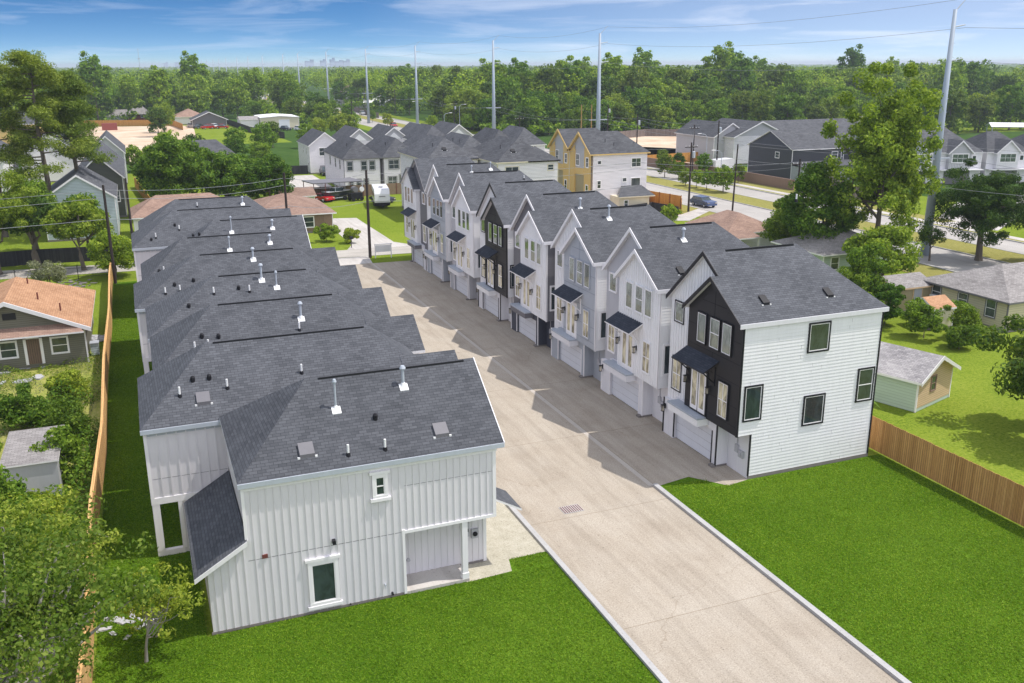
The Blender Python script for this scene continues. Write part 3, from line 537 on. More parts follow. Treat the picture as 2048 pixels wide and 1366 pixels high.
extras={
1:[('b',5.15,-3.0),('b',10.84,-3.0),('p',6.77,-3.38),('p',8.31,-3.38),('k',8.25,-2.1),('f',6.73,-1.45,1.15,0),('f',9.84,-.85,.75,1)],
2:[('b',1.73,-2.8),('p',.74,-2.5),('p',2.87,-2.4),('k',1.39,-1.85),('k',2.13,-1.85),('p',6.4,-2.1)],
3:[('f',7.82,-1.37,.8,1),('p',7.58,-2.09),('p',1.9,-2.6),('p',2.6,-2.55),('k',2.34,-1.93),('k',3.2,-2.05)],
4:[('p',3.7,-1.3),('k',5.24,-1.1),('p',5.87,-1.37),('f',6.76,-.57,.9,1),('f',7.6,-1.17,.9,0),('k',2.11,-2.02)],
5:[('f',7.14,-.72,.7,1),('p',.95,-2.9),('k',1.6,-2.33),('p',1.9,-2.8),('k',2.86,-2.12)],
6:[('f',6.14,-1.37,.9,0),('k',.79,-2.9),('p',1.12,-2.95),('f',9.3,-1.0,.5,1)],
7:[('f',7.08,-1.28,1.2,0),('f',10.56,-1.15,.6,1),('k',3.9,-1.5),('k',4.4,-1.4)],
8:[('k',2.75,-1.75),('p',3.08,-2.22),('p',1.0,-2.9),('k',.6,-3.1)],
9:[('f',9.73,-.97,.6,1),('p',5.31,-1.04)]}
labs={1:'closest left-row house with boarded end wall, corner porch and steep dark lean-to roof',2:'second left-row house, wide batten wall above an open corner porch with white posts',
3:'third left-row house counted from the camera, hipped charcoal roof with projecting gable',4:'fourth left-row house, short ridge and two tall metal flues close together',
5:'fifth left-row house counted from the camera, its gable reaching the pale driveway',6:'sixth left-row house, hipped roof between two similar charcoal roofs',
7:'seventh left-row house, long ridge running to a gable end over the driveway',8:'eighth left-row house with batten wall showing at its left end',9:'last left-row house, farthest from the camera beside the street'}
Hs={}
for i,ry in enumerate(RY,1):
    if i in (1,7): H=left_A(ry,labs[i],i==1)
    else:
        x0,a,c_={2:(-1.12,2.2,10.2),3:(-.35,3.1,10.1),4:(-.45,3.8,9.9),5:(-1.1,3.2,10.3),6:(-.5,2.8,9.8),8:(-1.1,2.8,10.0),9:(-.4,3.3,10.3)}[i]
        H=left_B(ry,labs[i],x0,a,c_,bump=True)
    Hs[i]=H
    for e in extras[i]:
        x,ly=e[1],e[2]; z=rzf(ly)
        if e[0]=='p': pvc(H,x,ly,z)
        elif e[0]=='k': cap(H,x,ly,z)
        elif e[0]=='b': boxvent(H,x,ly,z)
        else: flue(H,x,ly,z,e[3],bool(e[4]))
# ------------------------------------------------------------------ generic houses
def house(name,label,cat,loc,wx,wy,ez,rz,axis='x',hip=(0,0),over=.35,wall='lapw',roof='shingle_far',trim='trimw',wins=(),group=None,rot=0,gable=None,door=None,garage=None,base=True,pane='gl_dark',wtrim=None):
    """local box 0..wx, 0..wy; axis = direction of the ridge; hip = hip runs at the two ends"""
    H=thing(name,label,cat,(loc[0],loc[1],0),rot,group); g=gable or wall
    m=MB(); m.box(0,wx,0,wy,0,ez,0)
    if axis=='x':
        for X,h in ((0,hip[0]),(wx,hip[1])):
            if h<=0: m.poly([(X,0,ez),(X,wy,ez),(X,wy/2,rz-.05)],1)
    else:
        for Y,h in ((0,hip[0]),(wy,hip[1])):
            if h<=0: m.poly([(0,Y,ez),(wx,Y,ez),(wx/2,Y,rz-.05)],1)
    for X in (-.03,wx-.07): 
        for Y in (-.03,wy-.07): m.box(X,X+.1,Y,Y+.1,0,ez,2)
    if base: m.box(-.04,wx+.04,-.04,wy+.04,0,.25,3)
    m.build('wall',[wall,g,trim,'fdn'],H)
    m=MB(); o=over; sl=(rz-ez)/((wy if axis=='x' else wx)/2); e=ez-sl*o; v=(0,0,-.15)
    if axis=='x':
        a=-o if hip[0]<=0 else hip[0]; b=wx+o if hip[1]<=0 else wx-hip[1]
        hiproof(m,-o,wx+o,-o,wy+o,e,rz,a,b,wy/2,0,1,.15)
    else:
        a=-o if hip[0]<=0 else hip[0]; b=wy+o if hip[1]<=0 else wy-hip[1]
        A,B,C_,D=(-o,-o,e),(wx+o,-o,e),(wx+o,wy+o,e),(-o,wy+o,e); P,Q=(wx/2,a,rz),(wx/2,b,rz)
        m.prism([B,C_,Q,P],v,0,1); m.prism([D,A,P,Q],v,0,1)
        if hip[0]>0: m.prism([A,B,P],v,0,1)
        else:
            for s_ in (-1,1): m.prism([(wx/2+s_*(wx/2+o),-o-.03,e+.02),(wx/2,-o-.03,rz+.02),(wx/2,-o-.03,rz-.25),(wx/2+s_*(wx/2+o),-o-.03,e-.22)],(0,-.03,0),1)
        if hip[1]>0: m.prism([C_,D,Q],v,0,1)
    rf=m.build('roof',[roof,trim],H)
    for wd in wins:
        side,u,z,w_,h=wd[:5]; pl={'S':0,'N':wy,'W':0,'E':wx}[side]
        window(H,side,pl,u,u+w_,z,z+h,wtrim or trim,'trimw',wd[5] if len(wd)>5 else pane,.09,grid=wd[6] if len(wd)>6 else 0)
    if door:
        side,u,w_,h,mt=door; pl={'S':0,'W':0}[side]; m=MB()
        if side=='S': m.box(u-.1,u+w_+.1,-.05,0,0.2,h+.1,1); m.box(u,u+w_,-.08,-.05,.2,h,0)
        else: m.box(-.05,0,u-.1,u+w_+.1,.2,h+.1,1); m.box(-.08,-.05,u,u+w_,.2,h,0)
        m.build('door',[mt,trim],H)
    if garage:
        side,u,w_,h,mt=garage; m=MB()
        if side=='S': m.box(u-.12,u+w_+.12,-.04,0,.03,h+.12,1); m.box(u,u+w_,-.06,-.04,.03,h,0)
        else: m.box(-.04,0,u-.12,u+w_+.12,.03,h+.12,1); m.box(-.06,-.04,u,u+w_,.03,h,0)
        m.build('garage_door',[mt,trim],H)
    return H,rf
def small_vents(H,pts):
    for x,y,z in pts:
        m=MB(); m.tube([((x,y,z-.1),.05),((x,y,z+.45),.05)],6); m.build('vent_pipe','rubber',H)
# white houses beyond the far lawn
WG='white houses in the rows beyond the far lawn'
nm=['first','second','third','fourth']
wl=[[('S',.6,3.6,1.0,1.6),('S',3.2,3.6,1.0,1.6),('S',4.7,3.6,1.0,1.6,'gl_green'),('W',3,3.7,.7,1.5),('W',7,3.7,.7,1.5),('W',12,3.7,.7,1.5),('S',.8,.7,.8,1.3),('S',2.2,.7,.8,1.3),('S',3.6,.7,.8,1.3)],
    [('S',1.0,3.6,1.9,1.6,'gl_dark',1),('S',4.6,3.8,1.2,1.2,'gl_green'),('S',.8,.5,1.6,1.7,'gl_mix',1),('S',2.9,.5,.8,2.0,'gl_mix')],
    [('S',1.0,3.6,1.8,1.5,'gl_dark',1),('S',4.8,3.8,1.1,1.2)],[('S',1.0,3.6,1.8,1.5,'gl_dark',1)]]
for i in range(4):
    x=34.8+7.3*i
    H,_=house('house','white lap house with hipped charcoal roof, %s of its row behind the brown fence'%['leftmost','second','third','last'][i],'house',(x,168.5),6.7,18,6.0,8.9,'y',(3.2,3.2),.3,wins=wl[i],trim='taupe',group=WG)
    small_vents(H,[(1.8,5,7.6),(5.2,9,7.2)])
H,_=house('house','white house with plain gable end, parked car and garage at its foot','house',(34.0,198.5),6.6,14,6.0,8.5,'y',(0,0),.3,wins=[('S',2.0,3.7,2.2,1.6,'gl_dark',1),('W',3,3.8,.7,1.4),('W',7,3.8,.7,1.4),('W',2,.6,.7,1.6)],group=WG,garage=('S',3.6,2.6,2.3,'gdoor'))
pk=['first from the left','second from the left','third from the left','fourth from the left']
for i in range(4):
    x=42.5+8.3*i
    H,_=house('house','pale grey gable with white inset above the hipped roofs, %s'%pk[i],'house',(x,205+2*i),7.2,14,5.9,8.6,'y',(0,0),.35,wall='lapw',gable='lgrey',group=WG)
    m=MB(); m.prism([(2.0,-.02,6.0),(5.2,-.02,6.0),(3.6,-.02,7.4)],(0,-.1,0)); m.build('gable_panel','white',H)
    small_vents(H,[(5.0,4,7.6)])
for i,(x,y) in enumerate(((64,172),(71,176),(56,190.5))):
    H,_=house('house',['dark hipped roof left of the yellow townhouse gables','dark hipped roof partly behind the yellow townhouse','low dark hipped roof between gables and yellow townhouse'][i],'house',(x,y),6.6,14,6.6,9.6,'y',(3,3),.3,group=WG)
# tall pale houses next to the yellow one
for i,(x,y) in enumerate(((47.0,123.0),(39.0,130.0))):
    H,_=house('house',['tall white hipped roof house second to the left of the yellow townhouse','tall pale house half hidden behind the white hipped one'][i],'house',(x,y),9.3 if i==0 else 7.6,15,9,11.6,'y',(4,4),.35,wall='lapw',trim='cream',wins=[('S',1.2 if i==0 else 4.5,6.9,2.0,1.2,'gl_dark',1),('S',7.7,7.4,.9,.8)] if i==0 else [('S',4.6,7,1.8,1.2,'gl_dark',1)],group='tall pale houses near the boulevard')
    m=MB(); m.prism([(4.5,-.35,8.8),(9.6,-.35,8.8),(7.0,3.2,10.6)],(0,0,-.15)); m.build('roof_wing','shingle_far',H)
    boxvent(H,3.0,1.6,10.1,.66,None,'rubber',.6); small_vents(H,[(5.5,5,11.0),(2,4,10.4)])
# yellow townhouse pair
H=thing('townhouse','yellow fronted twin-gable townhouse with a broad white lap side wall','townhouse',(63.6,127,0))
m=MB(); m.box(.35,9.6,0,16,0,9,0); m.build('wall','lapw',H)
for k,y in enumerate((0,7.6)):
    m=MB(); pk=4.4
    m.poly([(0,y,0),(0,y+2.4,0),(0,y+2.4,9.6),(0,y+1.9,9.95),(0,y,8.9)],0); m.poly([(0,y+5.6,0),(0,y+7.5,0),(0,y+7.5,8.9),(0,y+5.6,10)],0)
    m.box(-.05,.1,y+2.4,y+5.6,5.6,6.6,0); m.poly([(.1,y,9.0),(.1,y+7.6,9.0),(.1,y+4.0,11.8)],1); m.poly([(0.05,y+2.4,6.6),(0.05,y+5.6,6.6),(0.05,y+5.6,10),(0.05,y+2.4,10)],1)
    m.box(-.15,.1,y+5.5,y+5.75,0,9.3,0); m.box(-.1,.12,y+7.45,y+7.6,0,9.0,2)
    m.build('front_wall',['yellow','lgrey','cream'],H)
    m=MB(); m.box(.12,1.6,y+2.4,y+5.6,0,5.6); m.build('recessed_doorway','khaki',H)
    window(H,'W',.05,y+4.2,y+5.3,6.9,8.6,'trimw','trimw','gl_dark',.1,grid=1); window(H,'W',0,y+.9,y+1.7,6.9,8.3,'trimw','trimw','gl_dark',.1); window(H,'W',0,y+.9,y+1.7,2.6,4.2,'trimw','trimw','gl_dark',.1)
    m=MB(); v=(0,0,-.18)
    m.prism([(-.3,y-.3,8.95),(10,y-.3,8.95),(6.5,y+4,12),(-.2,y+4,12)],v,0,1); m.prism([(-.2,y+7.9,8.95),(-.2,y+4,12),(6.5,y+4,12),(10,y+7.9,8.95)],v,0,1); m.prism([(10,y-.3,8.95),(10,y+7.9,8.95),(6.5,y+4,12)],v,0,1)
    for a,b_ in (((y-.3,8.95),(y+4,12)),((y+7.9,8.95),(y+4,12))): m.prism([(-.31,a[0],a[1]+.03),(-.31,b_[0],b_[1]+.03),(-.31,b_[0],b_[1]-.32),(-.31,a[0],a[1]-.32)],(-.06,0,0),1)
    m.build('roof',['shingle_far','yellow'],H)
window(H,'S',0,6.9,8.5,6.8,8.1,'trimw','trimw','gl_dark',.1,grid=1); window(H,'S',0,6.9,8.5,3.5,5.1,'trimw','trimw','gl_green',.08,rail=False); window(H,'S',0,1.1,1.7,7.4,7.95,'trimw','trimw','gl_dark',.08,rail=False); window(H,'S',0,1.1,1.7,3.8,4.95,'trimw','trimw','gl_dark',.08); window(H,'S',0,5.4,6.1,4.6,5.2,'trimw','trimw','gl_dark',.08,rail=False)
m=MB(); m.box(3.4,8.6,-2.8,0,0,2.7,0); m.build('porch_wall','cream',H); m=MB(); m.prism([(3.1,-3.2,2.75),(9.4,-3.2,2.75),(8.7,.0,4.0),(5.2,.0,4.0)],(0,0,-.15),0,1); m.build('porch_roof',['shingle_far','cream'],H)
window(H,'S',-2.8,4.3,4.95,1.1,2.2,'trimw','trimw','gl_dark',.06)
small_vents(H,[(3.2,1.8,10.6),(4.4,1.2,10.0),(8,1.5,9.9)])
# houses across the boulevard
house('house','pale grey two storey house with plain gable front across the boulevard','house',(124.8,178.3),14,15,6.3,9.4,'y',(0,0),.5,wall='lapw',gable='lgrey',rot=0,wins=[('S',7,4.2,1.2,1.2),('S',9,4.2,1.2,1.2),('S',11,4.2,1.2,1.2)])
house('house','charcoal roofed pale house behind the boulevard tree, left of the dark one','house',(122,182),9,16,6.2,9.0,'y',(0,0),.4,wall='lgrey')
H,_=house('house','dark slate lap house with charcoal roof across the boulevard','house',(118.0,149.2),17,14,6.1,9.2,'x',(0,0),.4,wall='lapdark',gable='navy',wins=[('S',9.5,4.0,1.4,1.2),('S',11.8,3.2,.5,2.0),('W',4,4.0,1.2,1.1)])
m=MB(); m.box(0,16,-3.5,-.01,0,2.9,0); m.prism([(-.3,-3.9,2.9),(16.3,-3.9,2.9),(16.3,0,3.6),(-.3,0,3.6)],(0,0,-.12),1); m.build('rear_wing',['lapg','shingle_far'],H)
house('house','dark house with long charcoal roof behind the tall green tree','house',(139,141.5),16,15,6.2,9.3,'x',(0,0),.4,wall='lapdark')
house('house','farther charcoal roof row peeking above the dark slate house','house',(138,180),26,12,6.0,9.0,'x',(0,0),.4,wall='lapg')
RG='grey and white row houses right of the boulevard'
def rowhouse(loc,rot,label,bay,dark=False,big=False):
    H,_=house('row_house',label,'row house',loc,8.2,13,6.0,9.2,'x',(3,3),.3,wall='offwhite' if not dark else 'navy',rot=rot,group=RG)
    m=MB(); m.box(1.4,5.6,-1.0,0,2.9,6.0,0); m.poly([(1.4,-1.0,6.0),(5.6,-1.0,6.0),(3.5,-1.0,7.9)],0)
    for k in range(14): m.box(1.5+.3*k,1.54+.3*k,-1.03,-1.0,2.9,4.0,1)
    m.build('bay',[bay,'trimw'],H)
    m=MB()
    for s_ in (-1,1):
        m.prism([(3.5+s_*2.5,-1.35,5.75),(3.5,-1.35,8.1),(3.5,4,8.1),(3.5+s_*2.5,4,5.75)],(0,0,-.15),0,1); m.prism([(3.5+s_*2.5,-1.38,5.78),(3.5,-1.38,8.13),(3.5,-1.38,7.85),(3.5+s_*2.5,-1.38,5.5)],(0,-.04,0),1)
    m.build('bay_roof',['shingle_far','trimw'],H)
    window(H,'S',-1.0,2.0,5.0,4.1,5.6,'trimw','trimw','gl_mix',.15,grid=2); window(H,'S',0,6.4,7.1,4.3,5.2,'trimw','trimw','gl_dark',.06,rail=False)
    m=MB(); m.box(1.2,6.2,-.05,0,0,2.4,0); m.box(0,8.2,-1.2,0,2.6,2.8,1); m.box(8.0,8.2,-.1,0,0,6,1); m.build('garage_front',['taupe','trimw'],H); return H
for i,(x,y,bay,dk) in enumerate(((131.5,136.5,'bgrey',0),(139.5,133.9,'lgrey',0),(148.2,131.0,'offwhite',0),(156.8,128.2,'taupe',0),(165.3,125.4,'lgrey',1),(173.8,122.6,'lgrey',0),(182,120,'bgrey',0))):
    rowhouse((x,y),R_(-18),['row house with blue-grey bay behind the steel power pole','row house with mid grey bay just right of the steel power pole','row house with white bay and triple window','row house with darker grey gable bay above the dark green tree','row house with navy wall strip at the right edge','pale row house at the right picture edge','rightmost row house cut by the picture edge'][i],bay,dk)
# brown roofed garage house, white house behind the townhouses
house('house','small house with tan-brown hipped roof between townhouse roofs and boulevard','house',(65.0,93.0),7.2,8.5,2.6,4.3,'y',(3,3),.4,wall='offwhite',roof='shingle_brown')
m=MB(); 
H=thing('carport','little carport with white posts in front of the brown roofed house','carport',(63.6,90.0,0))
for x in (.2,3.8):
    m=MB(); m.box(x,x+.15,.1,.25,0,2.3); m.build('post','trimw',H)
m=MB(); m.prism([(0,0,2.3),(4.2,0,2.3),(4.2,2.6,2.7),(0,2.6,2.7)],(0,0,-.15),0,1); m.build('roof',['shingle_brown','trimw'],H)
house('house','pale green house with grey-brown roof under the tall tree','house',(66.0,77.0),9.2,8,2.9,4.4,'x',(3,3),.45,wall='lapgreen',roof='shingle_grey',wins=[('S',1.0,1.0,1.0,1.3,'gl_green')])
# bungalow on the right
H,_=house('bungalow','cream bungalow with grey hipped roof and dark framed windows','bungalow',(66.8,54.8),12,9.2,2.9,4.7,'x',(4.0,4.0),.45,wall='lapcream',roof='shingle_grey',trim='taupe',wins=[('W',1.2,1.0,1.0,1.5,'gl_mix'),('W',4.2,1.3,1.0,1.1,'gl_mix'),('W',7.2,1.2,1.0,1.4,'gl_dark')])
m=MB(); m.box(-.5,-.05,7.2,8.0,1.1,1.6,0); m.build('air_conditioner','offwhite',H)
H,_=house('house','low khaki wing with white glazed door joined to the cream bungalow','annex',(62.6,63.2),4.2,3.6,2.5,3.2,'x',(0,0),.3,wall='khaki',roof='shingle_grey',trim='laptan',door=('S',2.2,.9,2.2,'bgrey'))
house('shed','small garden shed with tan-orange roof among the bushes','shed',(61.6,57.6),2.2,2.6,2.0,2.7,'x',(0,0),.15,wall='cream',roof='shingle_tan')
H,_=house('shed','weathered shed with grey shingle roof and sunlit tan gable end','shed',(45.66,43.19),4.6,7.5,2.35,3.5,'y',(0,0),.35,wall='lapgreen',gable='laptan',roof='shingle_old',rot=R_(18),base=False)
m=MB(); m.poly([(0,-.02,.25),(4.6,-.02,.25),(4.6,-.02,2.35),(2.3,-.02,3.45),(0,-.02,2.35)]); m.build('gable_wall','laptan',H)
window(H,'S',-.02,1.7,2.3,1.1,2.1,'brick','brick','gl_dark',.06)
# left bungalow
H,_=house('bungalow','khaki bungalow with orange-brown shingle roof and worn siding','bungalow',(-15.2,75.8),10.2,12.2,3.1,5.4,'y',(0,3.5),.5,wall='lapbung',gable='lapbung',roof='shingle_tan',trim='offwhite',base=False,wins=[('S',1.0,1.0,1.1,1.2),('S',4.3,1.0,1.1,1.2),('S',7.8,1.0,1.1,1.2)])
m=MB(); m.box(6.1,7.0,-.08,-.02,.35,2.3,1); m.box(5.9,6.1,-.06,0,.3,2.5,0); m.box(7.0,7.2,-.06,0,.3,2.5,0); m.box(5.9,7.2,-.06,0,2.3,2.5,0)
for k in range(6): m.box(6.15+.15*k,6.17+.15*k,-.11,-.08,.4,2.3,2)
m.build('door',['trimw','fence_brown','black'],H)
m=MB(); m.prism([(-.5,-1.0,2.75),(10.2,-1.0,2.75),(9.6,.0,3.25),(-.5,.0,3.25)],(0,0,-.12),0,1); m.build('porch_roof',['shingle_brown','offwhite'],H)
m=MB()
for s_ in (-1,1): m.prism([(5.1+s_*5.6,-.54,2.88),(5.1,-.54,5.42),(5.1,-.54,5.1),(5.1+s_*5.6,-.54,2.58)],(0,-.08,0),0)
m.build('barge_board','offwhite',H)
m=MB(); m.box(4.8,5.7,-.04,0,3.9,4.4,0); m.build('gable_vent','black',H)
for px,py,pz in ((7.0,3.3,4.6),(6.0,7.5,5.0),(8.6,1.8,3.95)):
    m=MB(); m.tube([((px,py,pz-.1),.06),((px,py,pz+.5),.06)],8); m.build('roof_pipe','rust',H)
H=thing('shed','flat roofed grey shed in the weedy yard','shed',(-8.1,50.2,0))
m=MB(); m.box(0,2.6,.1,4.7,0,2.3,0); m.build('wall','lgrey',H); m=MB(); m.prism([(-.1,0,2.35),(2.7,0,2.35),(2.75,4.9,2.5),(-.05,4.9,2.5)],(0,0,-.08),0,1); m.build('roof',['shingle_grey','trimw'],H)
# left background houses
house('house','olive green gabled house between pale blue house and dark fence','house',(-8.4,152),6.4,30,6.2,9.3,'y',(0,0),.35,wall='lapolive',gable='lapolive',roof='shingle_far',wins=[('S',2.6,4.1,1.0,.6),('S',5.0,2.4,.7,1.6)])
house('house','pale blue lap house with grey roof behind leafy branches','house',(-11.6,133.5),8.6,14,5.6,8.5,'y',(0,0),.3,wall='lapblue',gable='lapblue',roof='shingle_far',wins=[('S',5.2,1.6,1.1,1.6),('S',3.0,1.4,.9,1.6)])
house('house','grey gabled house beyond the olive one','house',(-7.8,196),6,18,6.2,9.2,'y',(0,0),.3,wall='lapg',gable='lgrey')
house('house','white gabled house seen through the pine trunks','house',(-20.5,205),10,26,6.2,9.4,'y',(0,0),.35)
house('house','white house with dark roof left of the pine','house',(-31,190),9,24,6.0,9.2,'y',(0,0),.35)
house('house','half-built yellow boarded house at the left picture edge','house',(-42,285),19,14,7.2,10,'x',(3,3),.3,wall='yellow')
house('house','red brick house with slate hipped roof beyond the orange fence','house',(-.6,424),9,9,3.1,6.4,'x',(4,4),.5,wall='redbrick',roof='shingle_grey',wins=[('S',1,1.2,1.6,1),('S',5,1.2,2,1)])
house('house','low wing of the brick house with pale roof','house',(-9,426),8,9,2.2,4.4,'x',(3,0),.4,wall='lgrey',roof='shingle_grey')
house('house','grey house with white gable trim and cars in front','house',(21,366),12,11,3.0,5.6,'y',(0,0),.6,wall='taupe',gable='taupe',trim='trimw')
house('house','brown roofed house behind the grey gabled one','house',(16,388),11,10,3.2,5.8,'y',(4,4),.6,wall='offwhite',roof='shingle_brown')
house('warehouse','tan warehouse with bright white flat roof','warehouse',(43.2,349),13.5,18,4.0,4.5,'y',(0,0),.2,wall='cream',roof='pvc',garage=('S',6.4,3.6,3,'gdoor'))
house('house','grey shed roof at the left of the tan warehouse','house',(36.5,352),6.5,10,3.3,4.2,'x',(0,0),.3,wall='offwhite',roof='shingle_grey')
house('house','steep gabled dark timber house far along the boulevard','house',(108.5,520),13,22,6.4,10.8,'y',(0,0),.6,wall='lgrey',gable='taupe',roof='shingle_brown')
house('house','long grey house with dormer next to the steep gabled one','house',(123,526),24,14,6,9.6,'x',(3,3),.6,wall='lgrey',roof='shingle_grey')
house('canopy','white canopy roof beside the steep gabled house','canopy',(112,492),18,12,3.0,6.2,'x',(5,5),.2,wall='lgrey',roof='pvc')
house('building','long white low building with pale metal roof at the edge of the wood','building',(136.5,421),18,16,3.8,5.6,'x',(0,0),.6,wall='whitecar',roof='offwhite',wins=[('S',4,1,1.8,1.8),('S',10,1,1.8,1.8)])
house('house','small tan house hidden in the trees by the far boulevard','house',(74,560),12,9,3,4.6,'x',(3,3),.4,wall='cream',roof='shingle_tan')
house('house','grey roof in the far right meadow','house',(226,252),14,9,3,4.6,'x',(3,3),.4,wall='offwhite',roof='shingle_grey')
house('house','yellowish house behind the steel power pole on the right','house',(264,285),18,12,4.6,7,'x',(3,3),.4,wall='cream',roof='shingle_grey')
for i,(x,y,l) in enumerate(((232,205,'white open canopy on posts beyond the row houses'),(252,196,'second white canopy roof at the far right edge'))):
    H=thing('canopy',l,'canopy',(x,y,0),R_(-35))
    m=MB(); m.prism([(0,0,4),(12,0,4),(12,3.5,5),(0,3.5,5)],(0,0,-.12)); m.prism([(0,3.5,5),(12,3.5,5),(12,7,4),(0,7,4)],(0,0,-.12)); m.build('roof','trimw',H)
    for a in (.3,11.5):
        for b_ in (.3,6.5): m=MB(); m.box(a,a+.2,b_,b_+.2,0,3.9); m.build('post','metal',H)
# brown roofed house by the street
H,_=house('house','brown-pink roofed house at the corner of the far concrete drive','house',(13.5,127.0),10.8,13,2.8,4.7,'x',(5,5),.5,wall='fence_brown',roof='shingle_brown',wins=[('S',2.0,.8,1.1,1.3,'gl_green'),('S',6.8,.8,1.4,1.4,'gl_green')])
house('house','small pale green outbuilding behind the brown roofed house','house',(20.5,147),5.0,6,2.5,3.4,'x',(0,0),.3,wall='lapgreen',roof='shingle_brown')
house('house','white walled house half hidden by the dark oaks','house',(-1,128.5),13,9,3.4,5.4,'x',(3,3),.4,wall='white',roof='shingle_brown')
house('house','dark roofed house behind the left oaks','house',(4,186),14,12,5.6,8.2,'x',(3,3),.4,wall='lgrey')
# ------------------------------------------------------------------ fences
def fence(name,label,pts,h,mat,posts=2.4,t=.05,capm=None,post_h=.06,side=1,postm=None,wob=0):
    H=thing(name,label,'fence',(pts[0][0],pts[0][1],0)); ox,oy=pts[0]; rnd=random.Random(5)
    m=MB(); mp_=[]
    for (ax,ay),(bx,by) in zip(pts,pts[1:]):
        d=Vector((bx-ax,by-ay,0)); Ln=d.length; d.normalize(); n=Vector((-d.y,d.x,0))*t/2
        k=max(1,int(Ln/2.4))
        for i in range(k):
            a=Vector((ax-ox,ay-oy,0))+d*Ln*i/k; b_=Vector((ax-ox,ay-oy,0))+d*Ln*(i+1)/k
            dh=rnd.uniform(-wob,wob)*.3; o_=n*rnd.uniform(-wob,wob)*1.0
            a=a+o_; b_=b_+o_
            m.prism([a-n,b_-n,b_-n+Vector((0,0,h+dh)),a-n+Vector((0,0,h+dh))],2*n)
            if posts: mp_.append(Vector((ax-ox,ay-oy,0))+d*Ln*i/k)
    m.build('panel',mat,H)
    for q in mp_[:100]:
        pm=MB(); pm.box(q.x-.06,q.x+.06,q.y-.06,q.y+.06,0,h+post_h); pm.build('post',postm or mat,H)
    return H
LF=[(-3.95,20),(-3.6,34),(-3.75,45),(-3.45,56),(-3.6,70),(-3.45,85),(-3.6,100),(-3.55,106)]
H=thing('fence','long pale pine fence leaning over the narrow left lawn','fence',(-3.7,20,0))
m=MB()
rnd=random.Random(3)
for (ax,ay),(bx,by) in zip(LF,LF[1:]):
    k=int((by-ay)/.15)
    for i in range(k):
        y=ay+(by-ay)*i/k; x=ax+(bx-ax)*i/k; hh=1.95+.05*math.sin(y*.7)+rnd.uniform(-.015,.015)
        m.box(x+3.7+rnd.uniform(-.006,.006),x+3.7+.022,y-20+.004,y-20+.14,.03,hh)
m.build('pickets','fence_light',H)
m=MB()
for (ax,ay),(bx,by) in zip(LF,LF[1:]):
    for z in (.5,1.2,1.85): m.prism([(ax+3.66,ay-20,z),(bx+3.66,by-20,z),(bx+3.66,by-20,z+.09),(ax+3.66,ay-20,z+.09)],(-.04,0,0))
    m.prism([(ax+3.60,ay-20,2.0),(bx+3.60,by-20,2.0),(bx+3.76,by-20,2.0),(ax+3.76,ay-20,2.0)],(0,0,.03))
m.build('rail','fence_light',H)
H=thing('fence','tall cedar fence along the right lawn','fence',(38.7,15,0)); m=MB(); k=0; y=0.
while y<26.5: hh=2.05+rnd.uniform(-.02,.02); m.box(rnd.uniform(-.008,.008),.03,y+.004,y+.137,.04,hh); y+=.142
m.build('pickets','fence_wood',H)
m=MB()
for z in (.45,1.1,1.8): m.box(.03,.07,0,26.5,z,z+.09)
m.build('rail','fence_wood',H)
fence('fence','brown board fence with metal posts behind the parked vehicles',[(26.2,160.5),(45,160.8),(62,161)],1.95,'fence_brown',1,post_h=.05,postm='rust')
fence('fence','dark shadowy fence along the left side street',[(-22,118.0),(-11.4,118.6),(-1.3,117.6),(9,117)],1.7,'fence_dark',0)
fence('fence','black privacy fence at the end of the left house row',[(-1.5,117.2),(-1.2,128)],1.8,'fence_dark',0)
fence('fence','orange timber fence behind the construction lot',[(-18,393),(14.5,384),(17,355)],2.2,'fence_orange',0)
fence('fence','dark fence beside the distant lawn',[(34.7,388),(37.3,332),(44,300)],2,'fence_dark',0)
fence('fence','grey green fence below the white gable house',[(18,200),(33.5,199)],1.8,'fence_dark',0)
fence('fence','long tan fence left of the black utility poles',[(3.8,131),(1.5,160),(-.5,190)],1.9,'fence_orange',0)
fence('fence','new reddish picket fence beside the boulevard',[(73.6,127.5),(78.1,134.5),(79.6,127),(76,121)],1.9,'fence_orange',1,postm='rust')
fence('fence','black mesh fence with white corner board by the boulevard',[(64,121.5),(73,124.6),(74.2,119)],1.6,'fence_dark',0)
fence('fence','red-brown fence along the dirt lot',[(106.8,186),(123.5,188.5),(128,188)],2.2,'fence_orange',0)
fence('fence','black wire mesh fence at the back of the dirt lot',[(133,254),(150,262),(170,252)],2.2,'fence_grey',1,t=.02)
fence('fence','grey weathered fence by the big green tree',[(109,136),(108.6,124),(118,121)],2.2,'fence_grey',0)
H=fence('wall','long brown brick wall along the boulevard sidewalk',[(104.6,196),(107.6,172),(108.9,156),(109.2,137)],1.9,'brick',0,t=.25); H['category']='wall'
fence('fence','white picket fence piece in front of the slate house',[(111,136),(118,134)],2.4,'fence_grey',1,t=.02)
fence('fence','dark wooden fence far along the boulevard',[(104.5,500),(100.5,440),(98.8,400)],2.2,'fence_grey',0)
H=thing('fence','black wrought iron fence between bungalow and side street','fence',(-16,108.0,0)); m=MB()
for i in range(96):
    x=i*.125; m.box(x,x+.02,-.01,.01,.1,1.35)
m.box(0,12,-.012,.012,.25,.29); m.box(0,12,-.012,.012,1.2,1.24); m.build('bars','black',H)
for i in range(5): m=MB(); m.box(i*3-.04,i*3+.04,-.04,.04,0,1.5); m.build('post','black',H)
